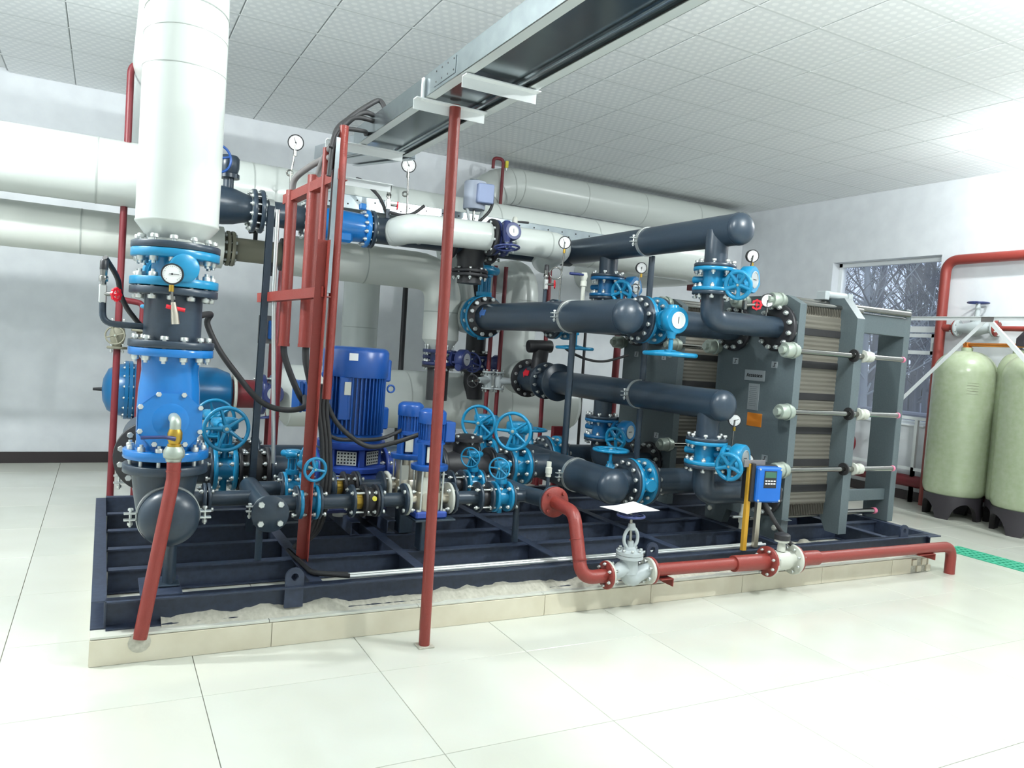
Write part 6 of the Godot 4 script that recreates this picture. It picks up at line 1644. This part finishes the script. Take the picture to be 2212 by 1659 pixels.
	part(db, "stand", G.new().box(Vector3(-0.05, -0.85, -0.06), Vector3(0.05, 1.5, 0.03), 0.003), M.darkred)
	_red("black rod standing in front of the far wall between the headers", [Vector3(5.2, 1.95, -8.0), Vector3(5.22, 0.0, -8.0)], 0.018, M.black)
	_red("black upright rod behind the big blue motor, in front of the back wall", [Vector3(3.0, 2.3, -8.4), Vector3(3.01, 0.0, -8.4)], 0.03, M.black)

func _red(label: String, path: Array, r: float, m: Material) -> void:
	whole("slim_pipe", label, "pipe", G.new().tube(rel(path, path[0]), r, 14), m, path[0])

# ---------------------------------------------------------------- softener tanks by the right wall
func softeners() -> void:
	for q in [[Vector3(8.76, 0, -5.46), 0.325, 1.0, "left softener tank with a faint brown printed panel, pale green"], [Vector3(8.72, 0, -4.64), 0.335, 1.0, "right softener tank under the black control head, pale green"], [Vector3(9.0, 0, -5.02), 0.2, 1.0, "slim pale green tank squeezed behind and between the two softener tanks"]]:
		var r: float = q[1]
		var o := thing("softener_tank", q[3], "tank", q[0])
		var pr := [Vector2(0, 0.19)]
		for k in 6:
			var a := PI / 2 * k / 6
			pr.append(Vector2(r * sin(a + PI / 12 * 0.5) * 0.98, 0.19 + 0.16 * (1 - cos(a))))
		pr.append(Vector2(r, 0.36))
		for k in 10:
			var a := PI / 2 * k / 9
			pr.append(Vector2(0.06 + (r - 0.06) * cos(a), 1.66 + 0.26 * sin(a)))
		pr.append(Vector2(0.06, 1.96))
		pr.append(Vector2(0, 1.96))
		part(o, "vessel", G.new().lathe(pr, 56), M.frp)
		# black skirt with arched openings
		var g := G.new()
		var R := r * 0.93
		for k in 96:
			var a := TAU * k / 96
			var b := TAU * (k + 1) / 96
			var arch := func(t: float) -> float:
				var u := fposmod(t * 4 / TAU + 0.15, 1.0) * 2.0 - 1.0
				return 0.0 if absf(u) > 0.66 else 0.19 * sqrt(1.0 - pow(u / 0.66, 2))
			var ha: float = arch.call(a)
			var hb: float = arch.call(b)
			for e in [R, R - 0.05]:
				var ca := Vector3(cos(a), 0, sin(a))
				var cb := Vector3(cos(b), 0, sin(b))
				g.quad(ca * e + Vector3(0, ha, 0), cb * e + Vector3(0, hb, 0), cb * e + Vector3(0, 0.27, 0), ca * e + Vector3(0, 0.27, 0), ca * (1.0 if e == R else -1.0), cb * (1.0 if e == R else -1.0), cb * (1.0 if e == R else -1.0), ca * (1.0 if e == R else -1.0))
			var ia := Vector3(cos(a), 0, sin(a))
			var ib := Vector3(cos(b), 0, sin(b))
			g.flat(ia * R + Vector3(0, ha, 0), ib * R + Vector3(0, hb, 0), ib * (R - 0.05) + Vector3(0, hb, 0), ia * (R - 0.05) + Vector3(0, ha, 0), Vector3.DOWN)
		part(o, "foot_skirt", g, M.tankfoot)
		if r > 0.3 and q[0].z < -5.0:
			var lb := G.new()
			for k in 5:
				for j in 6:
					var a := 2.15 + j * 0.06
					lb.x = Transform3D(Basis(Vector3.UP, PI / 2 - a), Vector3(cos(a), 0, sin(a)) * (r + 0.001) + Vector3(0, 1.56 - k * 0.03, 0))
					lb.box(Vector3.ZERO, Vector3(0.02, 0.003 if k % 4 else 0.002, 0.001), 0.0)
			part(o, "printed_panel", lb, M.oldpipe)
		part(o, "neck", G.new().lathe([Vector2(0, 1.94), Vector2(0.05, 1.94), Vector2(0.05, 1.97), Vector2(0.03, 1.98), Vector2(0.03, 2.02), Vector2(0, 2.02)], 20), M.copper if q[0].z < -5.2 else M.black)
	var cp := thing("copper_pipe", "bright copper pipe joining the tops of the softener tanks", "pipe", Vector3(8.76, 2.0, -5.46))
	run(cp, [Vector3(8.76, 1.995, -5.5), Vector3(8.72, 2.0, -4.8)], 0.022, M.copper)
	var ch := thing("softener_valve", "black control valve head with wedge face on the right softener tank", "control head", Vector3(8.72, 2.02, -4.64))
	part(ch, "body", G.new().prism(PackedVector2Array([Vector2(-0.2, -0.06), Vector2(0.2, -0.06), Vector2(0.2, 0.1), Vector2(-0.13, 0.1), Vector2(-0.2, 0.02)]), 0.24, Transform3D(Basis(Vector3(0, 0, 1), Vector3.UP, Vector3(-1, 0, 0)), Vector3(0.12, 0.03, 0))), M.tankfoot)
	part(ch, "neck", G.new().tube([Vector3(0, -0.07, 0), Vector3(0, 0, 0)], 0.07, 18), M.tankfoot)
	# white angle iron frame in front of the tanks
	var fr := thing("angle_frame", "white slotted angle iron frame with slanting braces before the softener tanks", "frame", Vector3(8.2, 0, -5.9))
	var an := angle_iron(0.04, 0.04, 0.004)
	part(fr, "top_rail", beam(G.new(), an, Vector3(0, 2.27, 0), Vector3(0, 2.27, 2.9), Vector3.DOWN), M.frame)
	part(fr, "post", beam(G.new(), an, Vector3(0, 0, 0.0), Vector3(0, 2.27, 0.0), Vector3.RIGHT), M.frame)
	part(fr, "post", beam(G.new(), an, Vector3(0, 0, 2.85), Vector3(0, 2.27, 2.85), Vector3.RIGHT), M.frame)
	part(fr, "brace", beam(G.new(), an, Vector3(-0.01, 1.26, 0.0), Vector3(-0.01, 2.25, 0.95), Vector3.RIGHT), M.frame)
	part(fr, "brace", beam(G.new(), an, Vector3(-0.01, 2.25, 1.0), Vector3(-0.01, 1.3, 1.95), Vector3.RIGHT), M.frame)
	part(fr, "gusset", G.new().box(Vector3(-0.012, 2.24, 0.98), Vector3(0.005, 0.05, 0.13), 0.001), M.panelgrey)
	for k in 2:
		var w := thing("rack_rail", ["white rail between the exchanger column and the left softener tank, upper", "white rail between the exchanger column and the left softener tank, low"][k], "rail", Vector3(9.08, [1.04, 0.4][k], -6.5))
		part(w, "rail", beam(G.new(), an, Vector3(0, 0, -0.9), Vector3(0, 0, 1.3)), M.frame)
		part(w, "leg", beam(G.new(), an, Vector3(0.0, 0, 0.3), Vector3(0.0, -[1.04, 0.4][k], 0.3), Vector3.RIGHT), M.frame)
	# dark red pipes on the right wall
	var a := thing("riser_pipe", "dark red pipe climbing the right wall beside the window and turning right", "pipe", Vector3(9.08, 0, -6.02))
	run(a, bend([Vector3(9.08, 0.0, -6.02), Vector3(9.08, 3.03, -6.02), Vector3(9.08, 3.05, -2.0)], 0.16), 0.06, M.red)
	var b := thing("riser_pipe", "thinner dark red branch pipe behind the slotted top rail on the right wall", "pipe", Vector3(9.08, 2.21, -6.0))
	run(b, [Vector3(9.08, 2.205, -6.0), Vector3(9.08, 2.205, -5.83)], 0.045, M.red)
	run(b, [Vector3(9.08, 2.205, -5.33), Vector3(9.08, 2.2, -2.0)], 0.03, M.red)
	flange(b, along(Vector3.BACK, Vector3(0, -0.005, 0.18)), 0.095, 0.022, M.red)
	flange(b, along(Vector3.BACK, Vector3(0, -0.005, 0.66)), 0.095, 0.022, M.red)
	var v := thing("gate_valve", "grey gate valve with dark blue wheel on the right wall branch pipe", "valve", Vector3(9.08, 2.205, -5.58))
	part(v, "body", G.new().lathe([Vector2(0, -0.23), Vector2(0.05, -0.23), Vector2(0.06, -0.12), Vector2(0.1, 0), Vector2(0.06, 0.12), Vector2(0.05, 0.23), Vector2(0, 0.23)], 24), M.castgrey, along(Vector3.BACK))
	for s in [-1.0, 1.0]:
		flange(v, along(Vector3.BACK, Vector3(0, 0, 0.22 * s)), 0.1, 0.024, M.castgrey)
		bolts(v, along(Vector3.BACK, Vector3(0, 0, 0.235 * s)), 0.08, 6, 0.05, 0.012)
	part(v, "bonnet", G.new().lathe([Vector2(0, 0.05), Vector2(0.06, 0.05), Vector2(0.07, 0.12), Vector2(0.03, 0.14), Vector2(0.025, 0.3), Vector2(0, 0.3)], 18), M.castgrey)
	handwheel(v, off(Vector3(0, 0.3, 0)), 0.12, M.navy, 4)
	var c := thing("riser_pipe", "dark red pipe low along the right wall under the window", "pipe", Vector3(9.12, 0.26, -9.0))
	run(c, [Vector3(9.12, 0.26, -9.4), Vector3(9.12, 0.26, -5.0)], 0.075, M.darkred)
	var dsk := thing("red_disc", "dark red round cover on the right wall between pressure plate and column", "cover", Vector3(9.1, 0.62, -7.25))
	part(dsk, "disc", G.new().lathe([Vector2(0, 0), Vector2(0.17, 0), Vector2(0.15, 0.05), Vector2(0, 0.06)], 28), M.darkred, along(-XAX))
	part(dsk, "stub", G.new().tube([Vector3(0.01, 0, 0), Vector3(0.12, 0, 0)], 0.05, 14), M.darkred)

# ---------------------------------------------------------------- cables
func cable(label: String, pts: Array, r: float, m: Material) -> void:
	whole("cable", label, "cable", G.new().tube(smooth_path(rel(pts, pts[0])), r, 10), m, pts[0])

func cables() -> void:
	cable("black cable looping highest from the tray edge into the red rack", [Vector3(1.42, 2.93, -4.5), Vector3(1.39, 3.0, -4.55), Vector3(1.321, 2.958, -4.55), Vector3(1.215, 2.864, -4.55), Vector3(1.139, 2.770, -4.55), Vector3(1.124, 2.6, -4.53)], 0.015, M.hose)
	cable("black cable looping second from the tray edge into the red rack", [Vector3(1.42, 2.9, -4.6), Vector3(1.309, 2.915, -4.55), Vector3(1.216, 2.846, -4.55), Vector3(1.15, 2.74, -4.55), Vector3(1.12, 2.55, -4.53)], 0.015, M.hose)
	cable("black cable leaving the tray side with a cut end above the rack", [Vector3(1.4, 2.87, -4.55), Vector3(1.270, 2.878, -4.55), Vector3(1.190, 2.825, -4.52), Vector3(1.12, 2.7, -4.5), Vector3(1.1, 2.5, -4.49)], 0.014, M.hose)
	cable("lowest black cable running level from the tray into the rack", [Vector3(1.36, 2.83, -4.7), Vector3(1.311, 2.805, -4.55), Vector3(1.206, 2.795, -4.53), Vector3(1.131, 2.76, -4.5), Vector3(1.1, 2.66, -4.48)], 0.013, M.hose)
	cable("grey flexible sleeve arching into the left red conduit", [Vector3(1.13, 2.62, -4.55), Vector3(1.14, 2.66, -4.8), Vector3(1.1, 2.64, -5.05), Vector3(1.05, 2.58, -5.18), Vector3(1.042, 2.48, -5.2)], 0.02, M.panelgrey)
	cable("grey flexible sleeve dropping into the middle red conduit", [Vector3(1.135, 2.7, -4.6), Vector3(1.135, 2.65, -4.8), Vector3(1.118, 2.52, -4.9)], 0.02, M.panelgrey)
	cable("black ribbed hose slanting from the left red conduit to the motor box", [Vector3(1.042, 1.52, -5.2), Vector3(1.055, 1.43, -5.2), Vector3(1.11, 1.29, -5.2), Vector3(1.18, 1.16, -5.22), Vector3(1.23, 1.12, -5.3)], 0.021, M.hose)
	cable("black ribbed hose dropping from the middle red conduit behind the rack post", [Vector3(1.118, 1.52, -4.9), Vector3(1.125, 1.42, -4.9), Vector3(1.16, 1.3, -4.92), Vector3(1.21, 1.18, -5.0), Vector3(1.26, 1.15, -5.2)], 0.021, M.hose)
	for k in 3:
		var dx := 0.022 * k
		cable(["black cable hanging straight down along the rack post, left of three", "black cable hanging straight down along the rack post, middle of three", "black cable hanging straight down along the rack post, right of three"][k], [Vector3(1.16 + dx, 1.3, -4.6), Vector3(1.155 + dx, 1.15, -4.62), Vector3(1.185 + dx, 0.95, -4.62), Vector3(1.2 + dx, 0.7, -4.62), Vector3(1.16 + dx, 0.42, -4.64), Vector3(1.06 + dx * 0.3, 0.3, -4.66)], 0.015, M.hose)
	cable("long black cable sagging from behind the riser to the motor box", [Vector3(0.44, 1.64, -4.6), Vector3(0.53, 1.665, -4.72), Vector3(0.520, 1.608, -4.75), Vector3(0.582, 1.479, -4.75), Vector3(0.677, 1.349, -4.75), Vector3(0.830, 1.178, -4.75), Vector3(0.967, 1.126, -4.75), Vector3(1.091, 1.143, -4.75), Vector3(1.2, 1.17, -5.2)], 0.017, M.hose)
	cable("black cable sagging in front of the big motor to the front slim pump", [Vector3(1.17, 1.28, -4.6), Vector3(1.211, 1.194, -4.68), Vector3(1.282, 1.067, -4.70), Vector3(1.390, 0.968, -4.70), Vector3(1.512, 0.910, -4.70), Vector3(1.663, 0.935, -4.70), Vector3(1.8, 1.0, -4.62)], 0.015, M.hose)
	cable("black cable curving low past the pump lantern to the rear slim pump", [Vector3(1.2, 1.1, -4.65), Vector3(1.255, 0.99, -4.90), Vector3(1.343, 0.934, -4.90), Vector3(1.450, 0.926, -4.90), Vector3(1.637, 0.933, -4.90), Vector3(1.82, 0.985, -4.98)], 0.013, M.hose)
	cable("black cable hanging in a bow from the grey actuator", [Vector3(2.95, 2.98, -6.28), Vector3(3.0, 2.93, -6.28), Vector3(2.985, 2.80, -6.28), Vector3(2.88, 2.67, -6.3)], 0.013, M.hose)
	cable("black cable drooping from the tray end to the pressure sensor", [Vector3(1.8, 2.9, -6.4), Vector3(1.880, 2.89, -6.45), Vector3(2.015, 2.79, -6.45), Vector3(2.1, 2.64, -6.45)], 0.014, M.hose)
	cable("short black cable lying along the overhead line to a small sensor", [Vector3(2.09, 2.66, -6.36), Vector3(2.2, 2.65, -6.36), Vector3(2.3, 2.68, -6.37), Vector3(2.40, 2.76, -6.38)], 0.014, M.hose)
	cable("thin black cable sagging between headers to the rear exchanger", [Vector3(3.7, 1.62, -6.0), Vector3(3.8, 1.574, -6.00), Vector3(3.976, 1.529, -6.00), Vector3(4.157, 1.531, -6.00), Vector3(4.4, 1.6, -6.0)], 0.012, M.hose)
	cable("black cable coming down from the far left sensor behind the riser", [Vector3(-0.01, 1.9, -4.37), Vector3(0.048, 1.811, -4.47), Vector3(0.071, 1.718, -4.5), Vector3(0.124, 1.627, -4.5), Vector3(0.22, 1.54, -4.55), Vector3(0.4, 1.5, -4.62)], 0.013, M.hose)
